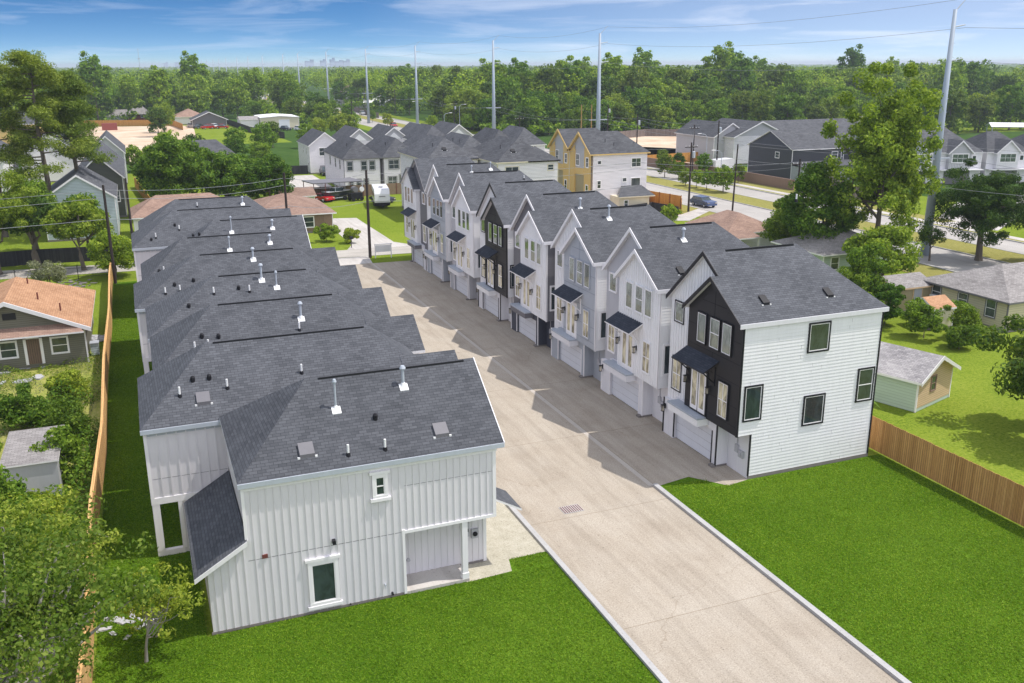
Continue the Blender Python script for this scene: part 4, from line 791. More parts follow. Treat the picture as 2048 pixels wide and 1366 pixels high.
# ------------------------------------------------------------------ poles and wires
def hpole(x,y,h,r,mat,label,cross=True,trans=False,lean=0,group='wooden utility poles',taper=.7):
    H=thing('utility_pole',label,'utility pole',(x,y,0),0,group)
    m=MB(); m.tube([((0,0,0),r),((lean,0,h),r*taper)],10); m.build('pole',mat,H)
    if cross:
        m=MB(); m.box(-1.1+lean,1.1+lean,-.06,.06,h-.75,h-.62)
        m.build('crossarm','timber' if mat!='timber2' else mat,H)
        for k in (-1.0,-.4,.4,1.0): m=MB(); m.tube([((k+lean,0,h-.62),.05),((k+lean,0,h-.42),.03)],6); m.build('insulator','pvc',H)
    if trans:
        m=MB(); m.tube([((.42+lean,0,h-2.3),.27),((.42+lean,0,h-1.4),.27),((.42+lean,0,h-1.32),.12)],12); m.build('transformer','metal',H)
    return H
hpole(-3.3,104.2,10.3,.17,'timber','dark timber utility pole by the left fence end',False)
hpole(15.5,108.2,10.3,.17,'timber','dark timber utility pole behind the last left-row house',False)
hpole(24.7,107.2,10.3,.19,'timber','dark timber utility pole beside the white sign board',False)
hpole(-1.2,112.5,10.0,.16,'timber','thin black pole near the tan fence on the left',False)
hpole(78.5,123.0,10.5,.17,'timber','timber utility pole with grey transformer at the boulevard bend',True,True)
hpole(101.8,158.8,10.5,.15,'timber','timber pole on the far side of the boulevard, left one',True)
hpole(104.4,186.0,11.2,.16,'timber','black pole with grey transformer in front of the dirt lot',False,True)
hpole(111.2,164.5,10.8,.17,'timber','dark pole in front of the pale grey house',False,True)
hpole(84.4,119.9,10.3,.15,'timber','leaning brown pole rising from the boulevard edge',False,False,.25)
hpole(80.4,100.0,10.0,.15,'timber','dark pole among the light green treetops',True)
hpole(84.2,103.5,7.0,.12,'timber','short dark pole beside the boulevard lane',False)
hpole(112,230,11.5,.17,'timber2','yellow timber pole left of its twin before the wood',False)
hpole(115,230,11.5,.17,'timber2','yellow timber pole nearest the second steel pole',False)
hpole(121,232,11.5,.17,'timber','dark pole with transformer right of the yellow poles',False,True)
hpole(88,215,9.8,.17,'timber','timber pole with crossarm above the white house roofs',True)
hpole(72.0,330,10,.17,'timber','distant timber pole over the white gables',True)
hpole(99.5,300,10,.17,'timber','distant pole with transformer beside the boulevard',True,True)
hpole(104,275,10,.17,'timber','distant dark pole by the low white building',False)
hpole(78,440,10,.17,'timber','small far pole by the long boulevard',True)
PY=[83.0,169.6,228.2,298,366,444,522,574,664,745,821,913,983,1050,1136,1211,1306,1406,1533]
PX=[86.1]+[86.3]*18
ords=['nearest steel power pole, full height at the right','second steel power pole behind the yellow townhouse','third steel power pole over the white house roofs','fourth steel power pole beside the boulevard lanes','fifth steel power pole','sixth steel power pole']
def steelpole(x,y,label,first=False):
    H=thing('power_pole',label,'power pole',(x,y,0),0,'tall steel power poles along the boulevard')
    m=MB(); m.tube([((0,0,0),.58),((0,0,27.6),.22)],12); m.build('pole','pole',H,smooth=True)
    for z,l in ((26.0,1.7),(22.4,2.0)):
        m=MB(); m.tube([((.15,0,z-.25),.10),((l,0,z),.07)],6); m.build('arm','metal',H)
    m=MB(); m.tube([((0,0,27.4),.07),((1.6,-.1,29.0),.03)],6); m.build('top_arm','metal',H)
    for z in (11.2,): m=MB(); m.box(-2.0,2.0,-.1,.1,z,z+.18); m.build('crossarm','metal',H)
    for k in range(14): 
        pass
    m=MB()
    for k in range(26): z=6+k*.75; s_=1 if k%2 else -1; r=.58-.36*z/27.6; m.box(r-.02,r+.2,s_*.08-.02,s_*.08+.02,z,z+.04)
    tag(m.build('climbing_pegs','metal',H),kind='stuff')
    return H
P0=steelpole(PX[0],PY[0],ords[0])
rest='one of the tiny far steel poles receding to the horizon'
for i in range(1,19):
    lab=ords[i] if i<4 else ('fifth steel power pole, beside the far bend of the boulevard' if i==4 else 'sixth steel power pole, above the far boulevard and brushy treeline' if i==5 else rest)
    copy_tree(P0,(PX[i],PY[i],0),0,None,lab)
def wire(label,pts,sag,r=.03,group='overhead cables',seg=10):
    x0,y0,z0=pts[0]; m=MB()
    ring=[]
    for a,b_ in zip(pts,pts[1:]):
        for k in range(seg+1):
            t=k/seg; ring.append((a[0]+(b_[0]-a[0])*t-x0,a[1]+(b_[1]-a[1])*t-y0,a[2]+(b_[2]-a[2])*t-4*sag*t*(1-t)-z0))
    m.tube([(q,r) for q in ring],5,0,False)
    tag(m.build('cable','wire',None,loc=(x0,y0,z0)),label,'cable',group)
for off,z,l in ((1.7,25.7,'upper power cable between the tall steel poles'),(2.0,22.1,'middle power cable between the tall steel poles'),(1.6,28.8,'topmost thin cable between the tall steel poles'),(-1.9,11.4,'low cable left of the steel poles'),(1.9,11.4,'low cable right of the steel poles')):
    wire(l,[(86.3+off,-10,z)]+[(86.3+off,PY[i],z) for i in range(0,7)],1.2,.02)
wire('cable crossing the left side street between timber poles',[(-60,104,8.9),(-3.3,104.2,9.8),(15.5,108.2,9.7),(24.7,107.2,9.9),(60,106.5,9.8),(80.4,100,9.6)],.5,.02)
wire('second street cable just under the first one',[(-60,104,8.2),(-3.3,104.2,9.0),(15.5,108.2,8.9),(24.7,107.2,9.1),(60,106.5,9.0),(80.4,100,9.0)],.6,.02)
wire('lowest street cable over the far lawn',[(-60,104,6.6),(-3.3,104.2,6.8),(15.5,108.2,6.6),(24.7,107.2,6.7),(60,106.5,6.8)],.5,.025)
wire('cable from the boulevard bend pole to the slate house pole',[(40,150,9),(78.5,123,9.7),(80.4,100,9.3),(84,60,9.4)],.6,.02)
wire('cable across the boulevard towards the row houses',[(78.5,123,9.2),(101.8,158.8,9.8),(104.4,186,10.2),(112,230,10.2)],.6,.02)
wire('long cable along the dirt lot and slate house',[(104.4,186,10.5),(111.2,164.5,10.2),(118,130,9.8),(128,80,9.6)],.6,.02)
# street lamps
def lamp(x,y,h,rz,label):
    H=thing('street_lamp',label,'street lamp',(x,y,0),rz,'street lamps by the boulevard')
    m=MB(); m.tube([((0,0,0),.09),((0,0,h),.06),((.5,0,h+.5),.045),((1.8,0,h+.7),.04)],8); m.build('pole','metal',H)
    m=MB(); m.box(1.5,2.3,-.13,.13,h+.62,h+.76); m.build('lamp_head','trimw',H)
lamp(113.5,172,7.0,R_(180),'street lamp in front of the pale grey house'); lamp(103.8,152,5.5,R_(180),'street lamp beside the boulevard bend pole')
lamp(98,290,9,R_(0),'far street lamp near the red car'); lamp(80,250,8.5,0,'street lamp behind the white roofs'); lamp(93,320,9,R_(200),'far street lamp on the median')
# ------------------------------------------------------------------ sign board, manhole, misc
H=thing('sign_board','blank white sign board on two posts by the street','sign board',(25.1,106.4,0),R_(-4))
for x in (0,1.9): m=MB(); m.box(x,x+.1,0,.1,0,1.75); m.build('post','trimw',H)
m=MB(); m.box(.1,1.9,.02,.07,.75,1.55); m.build('board','offwhite',H); m=MB(); m.box(-.05,2.05,-.02,.12,1.62,1.72); m.build('crossbar','trimw',H)
m=MB(); m.box(-.55,.55,-.4,.4,0,.012,0); 
for k in range(9): m.box(-.5+.12*k,-.45+.12*k,-.36,.36,.012,.02,1)
tag(m.build('drain_grate',['kerb','rust'],None,loc=(18.9,39.2,.014)),'rusty square drain grate set in the pale driveway','drain')
H=thing('mailbox','small dark post and box by the far concrete drive','mailbox',(24.0,114.2,0)); m=MB(); m.tube([((0,0,0),.05),((0,0,1.1),.05)],6); m.build('post','timber',H); m=MB(); m.box(-.2,.2,-.15,.15,1.1,1.4); m.build('box','black',H)
H=thing('trash_bin','teal wheeled bin between bungalow and pale fence','trash bin',(-4.55,77.6,0)); m=MB(); m.prism([(-.3,-.35,.1),(.3,-.35,.1),(.3,.35,.1),(-.3,.35,.1)],(0,.05,.9)); m.build('body','lapblue',H); m=MB(); m.box(-.34,.34,-.36,.44,1.0,1.08); m.build('lid','bgrey',H)
for s_ in (-.28,.22): m=MB(); m.tube([((s_,.4,.12),.12),((s_+.06,.4,.12),.12)],10); m.build('wheel','rubber',H)
# shallow debris
rnd=random.Random(8)
def rubble(label,x,y,n,s,mat,sp):
    m=MB()
    for i in range(n):
        a=rnd.uniform(0,6.28); r=sp*math.sqrt(rnd.random()); cx,cy2=r*math.cos(a),r*math.sin(a); w_=s*rnd.uniform(.4,1.2); h=s*rnd.uniform(.1,.4)
        c,d=math.cos(a*3),math.sin(a*3); P=[(cx+c*w_-d*w_*.5,cy2+d*w_+c*w_*.5,0),(cx-c*w_-d*w_*.5,cy2-d*w_+c*w_*.5,0),(cx-c*w_+d*w_*.5,cy2-d*w_-c*w_*.5,0),(cx+c*w_+d*w_*.5,cy2+d*w_-c*w_*.5,0)]
        m.prism(P,(rnd.uniform(-.1,.1),rnd.uniform(-.1,.1),h))
    tag(m.build('debris_pile',mat,None,loc=(x,y,.0)),label,'debris',None,'stuff')
rubble('white building scraps on the grass by the pale fence',-2.2,36.8,26,.2,'lgrey',1.2)
rubble('white boards and rubble at the foot of the khaki bungalow',-10.5,74.6,26,.35,'lgrey',3.0)
rubble('white and grey junk between bungalow and pale fence',-4.5,82.5,24,.4,'lgrey',.8)
rubble('stones below the wrought iron fence',-7.5,105.6,40,.25,'fdn',2.2)
# ------------------------------------------------------------------ vehicles
def car(loc,rz,label,body,L_=4.5,W=1.8,Hh=1.45,suv=False,group=None,detail=True):
    C=thing('car',label,'car',(loc[0],loc[1],0),rz,group)
    h=Hh; z0=.28; zb=.62 if not suv else .75; zs=.9 if not suv else 1.05; hw=W/2
    prof=[(-L_/2,z0+.1),(-L_/2+.03,zb),(-L_/2+.15,zs-.06),(-L_*.23,zs+.02),(L_*.36 if not suv else L_*.44,zs+.02),(L_/2-.06,zs-.1),(L_/2,zb),(L_/2-.02,z0+.05)]
    m=MB()
    for s_ in (-1,1): m.poly([(x,s_*hw*(.97 if z<zb else 1),z) for x,z in prof])
    for i in range(len(prof)):
        a,b_=prof[i],prof[(i+1)%len(prof)]; m.poly([(a[0],-hw*(.97 if a[1]<zb else 1),a[1]),(b_[0],-hw*(.97 if b_[1]<zb else 1),b_[1]),(b_[0],hw*(.97 if b_[1]<zb else 1),b_[1]),(a[0],hw*(.97 if a[1]<zb else 1),a[1])])
    bo=m.build('body',body,C)
    x0,x1=(-L_*.22,L_*.36) if not suv else (-L_*.2,L_*.44); tx0,tx1=(x0+.65,x1-.55) if not suv else (x0+.6,x1-.25); tw=hw*.78
    m=MB(); B=[(x0,-hw*.94,zs),(x1,-hw*.94,zs),(x1,hw*.94,zs),(x0,hw*.94,zs)]; Tq=[(tx0,-tw,h),(tx1,-tw,h),(tx1,tw,h),(tx0,tw,h)]
    for i in range(4): j=(i+1)%4; m.poly([B[i],B[j],Tq[j],Tq[i]])
    m.build('window_glass','gl_dark',C)
    m=MB(); m.prism([(tx0-.05,-tw-.02,h+.03),(tx1+.05,-tw-.02,h+.03),(tx1+.05,tw+.02,h+.03),(tx0-.05,tw+.02,h+.03)],(0,0,-.05)); m.build('roof',body,C)
    for x in (-L_*.31,L_*.31):
        for s_ in (-1,1):
            m=MB(); m.tube([((x,s_*(hw-.2),.33),.33),((x,s_*(hw+.01),.33),.33)],14); wq=m.build('wheel','rubber',C)
            m=MB(); m.tube([((x,s_*(hw+.0),.33),.19),((x,s_*(hw+.03),.33),.17)],10); m.build('rim','metal',wq)
    for s_ in (-1,1):
        m=MB(); m.box(-L_/2-.01,-L_/2+.12,s_*hw*.72-.18,s_*hw*.72+.18,zb-.02,zb+.12); m.build('headlight','lamp_glass',C)
        m=MB(); m.box(L_/2-.1,L_/2+.01,s_*hw*.75-.15,s_*hw*.75+.15,zb,zb+.12); m.build('tail_light','red',C)
    return C
car((28.6,157.2),R_(115),'red sports coupe under the carport by the brown fence','red',4.4,1.8,1.25)
car((37.6,152.2),R_(118),'dark purple-black car tucked behind the white travel trailer','dkcar',4.6,1.8,1.4)
car((36.6,195.5),R_(90),'black suv parked in front of the white gable house garage','dkcar',4.8,2.0,1.75,True)
car((83.8,127.0),R_(92),'dark blue car on the near boulevard lane','bluecar',4.8,1.9,1.5,True)
car((93.5-3.6,342),R_(90),'red car far along the boulevard','red',4.6,1.9,1.5)
car((88.3,300),R_(90),'white pickup-like car behind the white roofs on the boulevard','whitecar',5.0,1.9,1.7,True)
car((99.4,290),R_(95),'purple-blue car on the far boulevard lane','purple',4.8,1.9,1.6,True)
car((98.6,430),R_(90),'silver suv in the distant lanes, left one','silver',4.8,1.9,1.7,True)
car((99.4,416),R_(90),'silver car in the distant lanes, nearer one','silver',4.6,1.8,1.5)
for i,(x,y,c_,l) in enumerate(((22.6,362,'dkcar','dark car parked left of the red truck by the grey house'),(25.5,358,'red','red van parked before the grey gabled house'),(30.6,358,'red','red car at the edge of the distant lawn'),(28.3,361,'whitecar','white car parked beside the red van'),(40.5,341,'silver','silver car beside the dark distant fence'),(21.2,368,'silver','silver car at the far left of the parked group'),(50,338,'dkcar','dark car parked before the tan warehouse'),(55,336,'whitecar','white car parked before the tan warehouse'))): car((x,y),R_(rnd.uniform(0,180)),l,c_,4.6,1.8,1.6,i%2==1,'cars parked at the distant houses')
# travel trailer
H=thing('travel_trailer','white travel trailer with black lower skirt parked on the far lawn','trailer',(34.6,145.2,0),R_(-10))
m=MB(); pr_=[(0,.55),(-.25,1.2),(-.15,2.3),(.25,3.0),(7.0,3.05),(7.2,.55)]
for x in (0,2.4): m.poly([(x,q[0],q[1]) for q in pr_],0)
for i in range(len(pr_)): a,b_=pr_[i],pr_[(i+1)%len(pr_)]; m.poly([(0,a[0],a[1]),(2.4,a[0],a[1]),(2.4,b_[0],b_[1]),(0,b_[0],b_[1])],0)
m.build('body','whitecar',H)
m=MB(); m.box(-.02,2.42,-.28,7.22,.5,.95); m.build('skirt','rubber',H); m=MB(); m.box(-.03,0,.8,6.6,1.5,2.3); m.build('side_window','gl_dark',H)
m=MB(); m.box(.7,1.7,-.28,-.24,1.9,2.0); m.build('front_stripe','taupe',H); m=MB(); m.box(.9,1.5,2.2,2.8,3.05,3.25); m.build('roof_unit','lgrey',H)
m=MB(); m.box(1.05,1.35,-1.5,0,.45,.55); m.build('hitch','rubber',H)
for y in (3.2,4.1):
    for x in (-.02,2.2): m=MB(); m.tube([((x,y,.36),.36),((x+.22,y,.36),.36)],14); m.build('wheel','rubber',H)
# boat on trailer
H=thing('boat','grey and white motorboat with dark hull on a trailer','boat',(31.0,157.5,0),R_(25))
m=MB(); hull=[(-3,0),(-2.2,.75),(0,1.1),(2.8,1.05)]
top=[(-3.2,0,1.75)]+[(x,-y,1.55) for x,y in hull[1:]]+[(x,y,1.55) for x,y in hull[:0:-1]]; bot=[(-2.5,0,.9)]+[(x,-y*.55,.75) for x,y in hull[1:]]+[(x,y*.55,.75) for x,y in hull[:0:-1]]
m.poly(top,1)
for i in range(len(top)): j=(i+1)%len(top); m.poly([top[i],top[j],bot[j],bot[i]],0)
m.build('hull',['dkcar','whitecar'],H)
m=MB(); m.prism([(-.9,-.6,1.55),(.9,-.7,1.55),(.9,.7,1.55),(-.9,.6,1.55)],(.25,0,.55)); m.build('cabin','gl_dark',H)
m=MB(); m.box(-.8,1.4,-.8,.8,3.0,3.06); m.build('sunshade','taupe',H)
for x in (-.7,1.3):
    for y in (-.75,.7): m=MB(); m.box(x,x+.05,y,y+.05,1.5,3.0); m.build('shade_pole','metal',H)
m=MB(); m.box(-3.6,3,-.9,-.8,.45,.55); m.box(-3.6,3,.8,.9,.45,.55); m.box(1,1.1,-.9,.9,.45,.55); m.build('trailer_frame','metal',H)
for s_ in (-1,1): m=MB(); m.tube([((1,s_*.95,.35),.35),((1,s_*1.15,.35),.35)],12); m.build('wheel','rubber',H)
# machine
H=thing('machine','black compressor-like machine on small wheels by the brown fence','machine',(33.9,155.6,0),R_(15))
m=MB(); m.box(-1.2,1.0,-.6,.6,.4,1.3); m.build('body','rubber',H); m=MB(); m.tube([((-.2,-.5,1.9),.5),((-.2,.5,1.9),.5)],14); m.build('drum','taupe',H); m=MB(); m.tube([((.9,-.3,.9),.06),((1.3,-.3,3.2),.05)],6); m.build('mast','metal',H)
m=MB(); m.tube([((.9,-.62,1.9),.42),((.9,-.45,1.9),.42)],14); m.build('spare_wheel','offwhite',H)
for x in (-.8,.7):
    for s_ in (-1,1): m=MB(); m.tube([((x,s_*.6,.33),.33),((x,s_*.8,.33),.33)],12); m.build('wheel','rubber',H)
# carport over the vehicles
H=thing('carport','flat dark carport roof on rusty posts over red car and boat','carport',(27.0,156.6,0))
m=MB(); m.prism([(0,0,3.1),(8.6,0,3.15),(7.4,5.0,3.2),(-1.0,5.0,3.1)],(0,0,-.15)); m.build('roof','taupe',H)
for x,y in ((.1,.1),(2.0,-.0),(8.4,.1),(-.8,4.8),(7.2,4.8)): m=MB(); m.box(x,x+.12,y,y+.12,0,3.0); m.build('post','rust',H)
H=thing('travel_trailer','white camper trailer parked behind the brown brick wall','trailer',(109.5,165.8,0),R_(-70)); m=MB(); m.box(0,2.4,0,6.5,.5,2.9); m.build('body','whitecar',H); m=MB(); m.box(.6,1.8,-.02,0,1.6,2.3); m.build('window','gl_dark',H)
H=thing('excavator','small orange excavator on the far site behind the oaks','excavator',(24,187,0)); m=MB(); m.box(-1,1.4,-.9,.9,.9,2.0); m.build('body','orange',H); m=MB(); m.box(-1,0,-.8,0,2.0,2.9); m.build('cab','gl_dark',H); m=MB(); m.tube([((1.2,0,1.6),.16),((2.8,0,3.4),.14),((4.2,0,1.8),.1)],6); m.build('boom','orange',H); m=MB(); m.box(-1.3,1.5,-1.1,-.6,0,.8); m.box(-1.3,1.5,.6,1.1,0,.8); m.build('track','rubber',H)
m=MB(); m.box(0,5,0,2.4,0,2.4); tag(m.build('container','redbrick',None,loc=(-9.5,365,0)),'dark red site container on the distant bare lot','container')
# distant skyline
for i,(x,y,w_,h,l) in enumerate(((1559,9000,76,66,'broad pale tower block, leftmost of the right skyline group'),(1701,9000,44,70,'hazy tower left of the tallest one'),(1790,9000,40,82,'tallest hazy tower on the skyline'),(1836,9000,70,62,'hazy block right of the tallest one'),(1912,9000,60,68,'wide hazy tower at the right of the skyline group'),(420,9000,90,55,'long pale block on the left skyline'),(330,9000,30,48,'small pale block far left on the skyline'))):
    m=MB(); m.box(0,w_*.62,0,60,0,h*.82); m.box(w_*.62,w_,8,60,0,h); tag(m.build('skyscraper','skyline',None,loc=(x,y,0)),l,'skyscraper','towers on the horizon')
m=MB(); m.tube([((0,0,0),.6),((0,0,44),.2)],6); m.box(-1.5,1.5,-.3,.3,30,31); tag(m.build('radio_mast','metal',None,loc=(20,1400,0)),'thin radio mast above the left wood','mast')
# ------------------------------------------------------------------ vegetation
def np_mesh(name,V,mat,quads=True):
    n=len(V)//4; me=bpy.data.meshes.new(name); me.vertices.add(len(V)); me.vertices.foreach_set('co',V.astype(np.float32).ravel())
    me.loops.add(n*4); me.loops.foreach_set('vertex_index',np.arange(n*4,dtype=np.int32)); me.polygons.add(n)
    me.polygons.foreach_set('loop_start',np.arange(0,n*4,4,dtype=np.int32)); me.polygons.foreach_set('loop_total',np.full(n,4,dtype=np.int32))
    me.materials.append(M[mat]); me.update(calc_edges=True); return me
def leaves(P,size,rg,up=.5,aspect=.62,out=None,outw=.0):
    n=len(P); nr=rg.normal(size=(n,3))
    if out is None: nr[:,2]=np.abs(nr[:,2])+up
    else: nr=nr*.75+out*outw; nr[:,2]+=up
    nr/=np.linalg.norm(nr,axis=1,keepdims=True)
    a=np.cross(nr,rg.normal(size=(n,3))); a/=np.linalg.norm(a,axis=1,keepdims=True)+1e-9; b_=np.cross(nr,a)
    s=size*rg.uniform(.55,1.35,(n,1)); a=a*s; b_=b_*s*aspect
    V=np.empty((n,4,3)); V[:,0]=P-a; V[:,1]=P-b_*.9+a*.1; V[:,2]=P+a; V[:,3]=P+b_*.9+a*.1
    return V.reshape(-1,3)
def clump_leaves(rg,cs,per,cr,leaf,flat,up,aspect,outw=1.3):
    P=[];O=[]
    for c in cs:
        m=int(per*rg.uniform(.5,1.4)); q=rg.normal(size=(m,3)); q/=np.linalg.norm(q,axis=1,keepdims=True); O.append(q.copy())
        q=q*(rg.random((m,1))**.33)*cr*rg.uniform(.65,1.25); q[:,2]*=.7*flat; P.append(c+q)
    return np.concatenate(P),np.concatenate(O)
def crown_pts(rg,R,nc,per,cr,zlow=-.55,shell=.55,flat=1.0,lobes=0):
    out=[]; cs=[]
    L0=rg.normal(size=(max(lobes,1),3)); L0/=np.linalg.norm(L0,axis=1,keepdims=True)
    while len(cs)<nc:
        d=rg.normal(size=3); d/=np.linalg.norm(d)
        if d[2]<zlow: continue
        k=1.0
        if lobes: k=.68+.42*max(0,np.max(L0@d))**2
        cs.append(d*(shell+(1-shell)*rg.random())*k*np.array(R))
    cs=np.array(cs)
    for c in cs:
        m=int(per*rg.uniform(.5,1.4)); q=rg.normal(size=(m,3)); q/=np.linalg.norm(q,axis=1,keepdims=True)
        q*=(rg.random((m,1))**.45)*cr*rg.uniform(.65,1.25); q[:,2]*=.7*flat; out.append(c+q)
    return np.concatenate(out),cs
def make_tree(name,label,seed,R,h,nc,per,cr,leaf,mat='leaf',bark='bark',tr=.25,zlow=-.55,shell=.55,flat=1.,aspect=.62,up=.5,limbs=7,off=(0,0),group=None,lobes=5,cat='tree',outw=1.5):
    rg=np.random.default_rng(seed); _,cs=crown_pts(rg,R,nc,2,cr,zlow,shell,flat,lobes); P,O=clump_leaves(rg,cs,per,cr,leaf,flat,up,aspect)
    zc=h-R[2]*.98; P[:,2]+=zc; P[:,0]+=off[0]; P[:,1]+=off[1]
    kk=P[:,2]>.1; P=P[kk]; O=O[kk]
    V=leaves(P,leaf,rg,up*.4,aspect,O,outw)
    T=thing(name,label,cat,(0,0,0),0,group)
    o=bpy.data.objects.new('crown',np_mesh('crown',V,mat)); COL.objects.link(o); o.parent=T
    m=MB(); top=Vector((off[0]*.8,off[1]*.8,zc+R[2]*.35)); kx,ky=rg.uniform(-.3,.3,2)
    def axis(t): return Vector((top.x*t+kx*math.sin(t*4),top.y*t+ky*math.sin(t*3),top.z*t))
    m.tube([(axis(t),tr*(1.25 if t==0 else 1)*(1-.75*t)) for t in (0,.06,.25,.5,.75,1)],8)
    idx=rg.choice(len(cs),min(limbs,len(cs)),replace=False)
    for k,i in enumerate(idx):
        t=.35+.5*k/max(1,len(idx)); a=axis(t); c=Vector(cs[i])+Vector((off[0],off[1],zc)); ln=(c-a).length; r=tr*(1-.7*t)*.55
        jit=[Vector(rg.normal(size=3))*ln*.06 for _ in range(3)]
        m.tube([(a,r),(a.lerp(c,.25)+jit[0]+Vector((0,0,-.05*ln)),r*.8),(a.lerp(c,.5)+jit[1]+Vector((0,0,-.07*ln)),r*.6),(a.lerp(c,.76)+jit[2],r*.38),(c,r*.15)],6)
    m.build('trunk',bark,T); return T
def place(t,x,y,s,rz,label=None,group=None,first=False,sz=None):
    sv=(s,s,s*(sz or 1))
    if first:
        t.location=(x,y,0); t.scale=sv; t.rotation_euler=(0,0,rz)
        if label: t['label']=label
        if group: t['group']=group
        return t
    return copy_tree(t,(x,y,0),rz,sv,label,group)
# --- hero trees
T=make_tree('big_tree','tall yellow-green tree beside the nearest steel pole on the right',11,(6.5,6.5,10.0),22.2,230,190,1.0,.19,'leaf_b','bark',.42,-.9,.15,flat=1.35,lobes=9,limbs=24); T.location=(74.6,78.9,0)
T=make_tree('cedar_tree','dark olive evergreen tree right of the steel pole',12,(6.2,6.2,5.4),11.8,170,300,1.0,.17,'leaf_d','bark',.4,-.9,.25,aspect=.35,lobes=3,limbs=12); T.location=(89.4,78.2,0)
T=make_tree('tree','dark tree at the right picture edge behind the cream bungalow',13,(4.5,4.5,4.2),9.0,70,260,1.1,.18,'leaf_d','bark',.3); T.location=(95.0,71.5,0)
T=make_tree('tree','bright green tree behind the nearest townhouse roof',14,(3.8,3.4,3.0),6.6,60,260,.9,.15,'leaf_y','bark',.18,-.7); T.location=(70.6,88.0,0)
T=make_tree('tree','small light tree left of the brown roof corner',15,(2.2,2.2,2.4),5.2,30,200,.8,.14,'leaf_y','bark',.12); T.location=(73.5,92.0,0)
T=make_tree('tree','dense leafy tree between the tall tree and the pale green house',16,(4.6,4.4,5.0),11.2,90,280,1.15,.17,'leaf','bark',.25,-.9); T.location=(70.2,82.5,0)
T=make_tree('tree','low rounded tree in front of the tall yellow-green one',17,(3.3,3.3,3.2),7.0,50,260,1.0,.17,'leaf','bark',.2,-.85); T.location=(69.5,72.0,0)
T=make_tree('tree','shady tree overhanging the right lawn from outside the frame',18,(4.6,4.6,3.4),7.6,80,300,1.1,.15,'leaf_d','bark',.3,-.7); T.location=(50.5,36.6,0)
T=make_tree('vine_tree','ivy covered tree beside the khaki wing',19,(1.9,1.9,3.2),6.2,50,240,.8,.13,'leaf','bark',.2,-.95); T.location=(61.4,66.0,0)
T=make_tree('tree','leafless purple-brown small tree under the dark evergreen',20,(1.8,1.8,2.2),5.0,26,120,.7,.10,'leaf_d','bark',.12,limbs=20); T.location=(84.0,80.2,0)
# left
T=make_tree('tree','pale leafy tree with grey limbs in the lower left corner',31,(5.2,6.6,2.8),8.3,130,140,.8,.085,'leaf_near','bark_pale',.28,-.9,.12,off=(.7,2.0),limbs=34,lobes=7); T.location=(-5.9,27.6,0)
m=MB(); m.tube([((0,0,0),.26),((.6,1.4,2.0),.22),((1.5,3.0,3.7),.17),((2.3,3.5,4.4),.10),((2.8,3.8,5.0),.03)],8); m.tube([((1.5,3.0,3.7),.12),((1.4,4.2,4.9),.08),((1.9,5.4,5.6),.03)],6); m.build('bough','bark_pale',T)
T=make_tree('tree','airy branch tree beyond the pale fence, lower left',32,(4.0,3.8,2.2),6.6,95,125,.75,.08,'leaf_near','bark_pale',.2,-.9,.12,limbs=24,off=(.3,1.0)); T.location=(-6.4,36.0,0)
T=make_tree('tree','light green branches reaching past the nearest house corner',33,(2.3,1.9,1.0),3.5,46,60,.42,.075,'leaf_near','bark_pale',.07,-.9,.05,limbs=26,off=(.7,.2)); T.location=(-1.7,33.8,0)
T=make_tree('tree','thin sapling with sparse leaves on the lawn by the house corner',34,(1.5,1.2,.9),2.3,18,90,.5,.07,'leaf_near','bark_pale',.04,-.8,.3,limbs=12); T.location=(-1.3,35.4,0)
T=make_tree('tree','leafy tree standing over the flat shed',35,(2.6,2.6,1.9),5.2,52,330,.85,.11,'leaf','bark',.12,-.85,.3,limbs=12); T.location=(-8.6,42.6,0)
T=make_tree('tree','bright green tree at the end of the pale fence',36,(2.6,2.6,2.4),5.0,50,280,.8,.13,'leaf','bark',.16,-.8); T.location=(-3.4,107.6,0)
T=make_tree('tree','broad tree above the wrought iron fence',37,(3.1,3.0,3.0),8.4,52,280,1.0,.17,'leaf_y','bark',.26,-.7); T.location=(-6.6,112.8,0)
T=make_tree('willow_tree','feathery yellow-green willow at the left picture edge',38,(4.3,4.2,4.6),11.6,80,330,1.2,.19,'leaf_y','bark',.32,-.8,aspect=.3); T.location=(-15.2,114.0,0)
T=make_tree('tree','dark tree trunks group beside the willow',39,(3.0,3.0,2.6),8.2,50,240,1.0,.17,'leaf_d','bark',.45,-.6); T.location=(-11.5,116.2,0)
T=make_tree('tree','tree in front of the pale blue house',40,(3.6,3.2,3.2),9.4,55,260,1.1,.18,'leaf','bark',.25,-.8); T.location=(-12.2,126,0)
T=make_tree('tree','second leafy tree in front of the pale blue house',41,(2.4,2.4,2.6),6.8,40,240,1.0,.17,'leaf','bark',.2,-.8); T.location=(-6.4,124,0)
T=make_tree('shrub','grey-green bare looking shrub behind the bungalow roof',42,(2.0,1.8,1.4),3.0,30,160,.6,.10,'leaf_grey','bark',.08,-.8,limbs=20,cat='shrub'); T.location=(-9.6,104.5,0)
T=make_tree('oak_tree','big dark oak behind the last left-row house',43,(6.2,5.6,5.4),12.6,110,330,1.4,.21,'leaf','bark',.4,-.8); T.location=(5.0,150,0)
T=make_tree('oak_tree','broad oak right of the big dark one',44,(5.8,5.4,4.2),9.4,90,320,1.3,.21,'leaf','bark',.35,-.8); T.location=(12.6,150,0)
T=make_tree('tree','tree overhanging the brown-pink roof',45,(3.4,3.4,3.6),9.4,60,300,1.1,.19,'leaf','bark',.25,-.75); T.location=(18.8,146.5,0)
T=make_tree('tree','sunlit tree above the excavator',46,(3.2,3,3.0),7.4,45,260,1.1,.20,'leaf_y','bark',.2,-.8); T.location=(21.5,165,0)
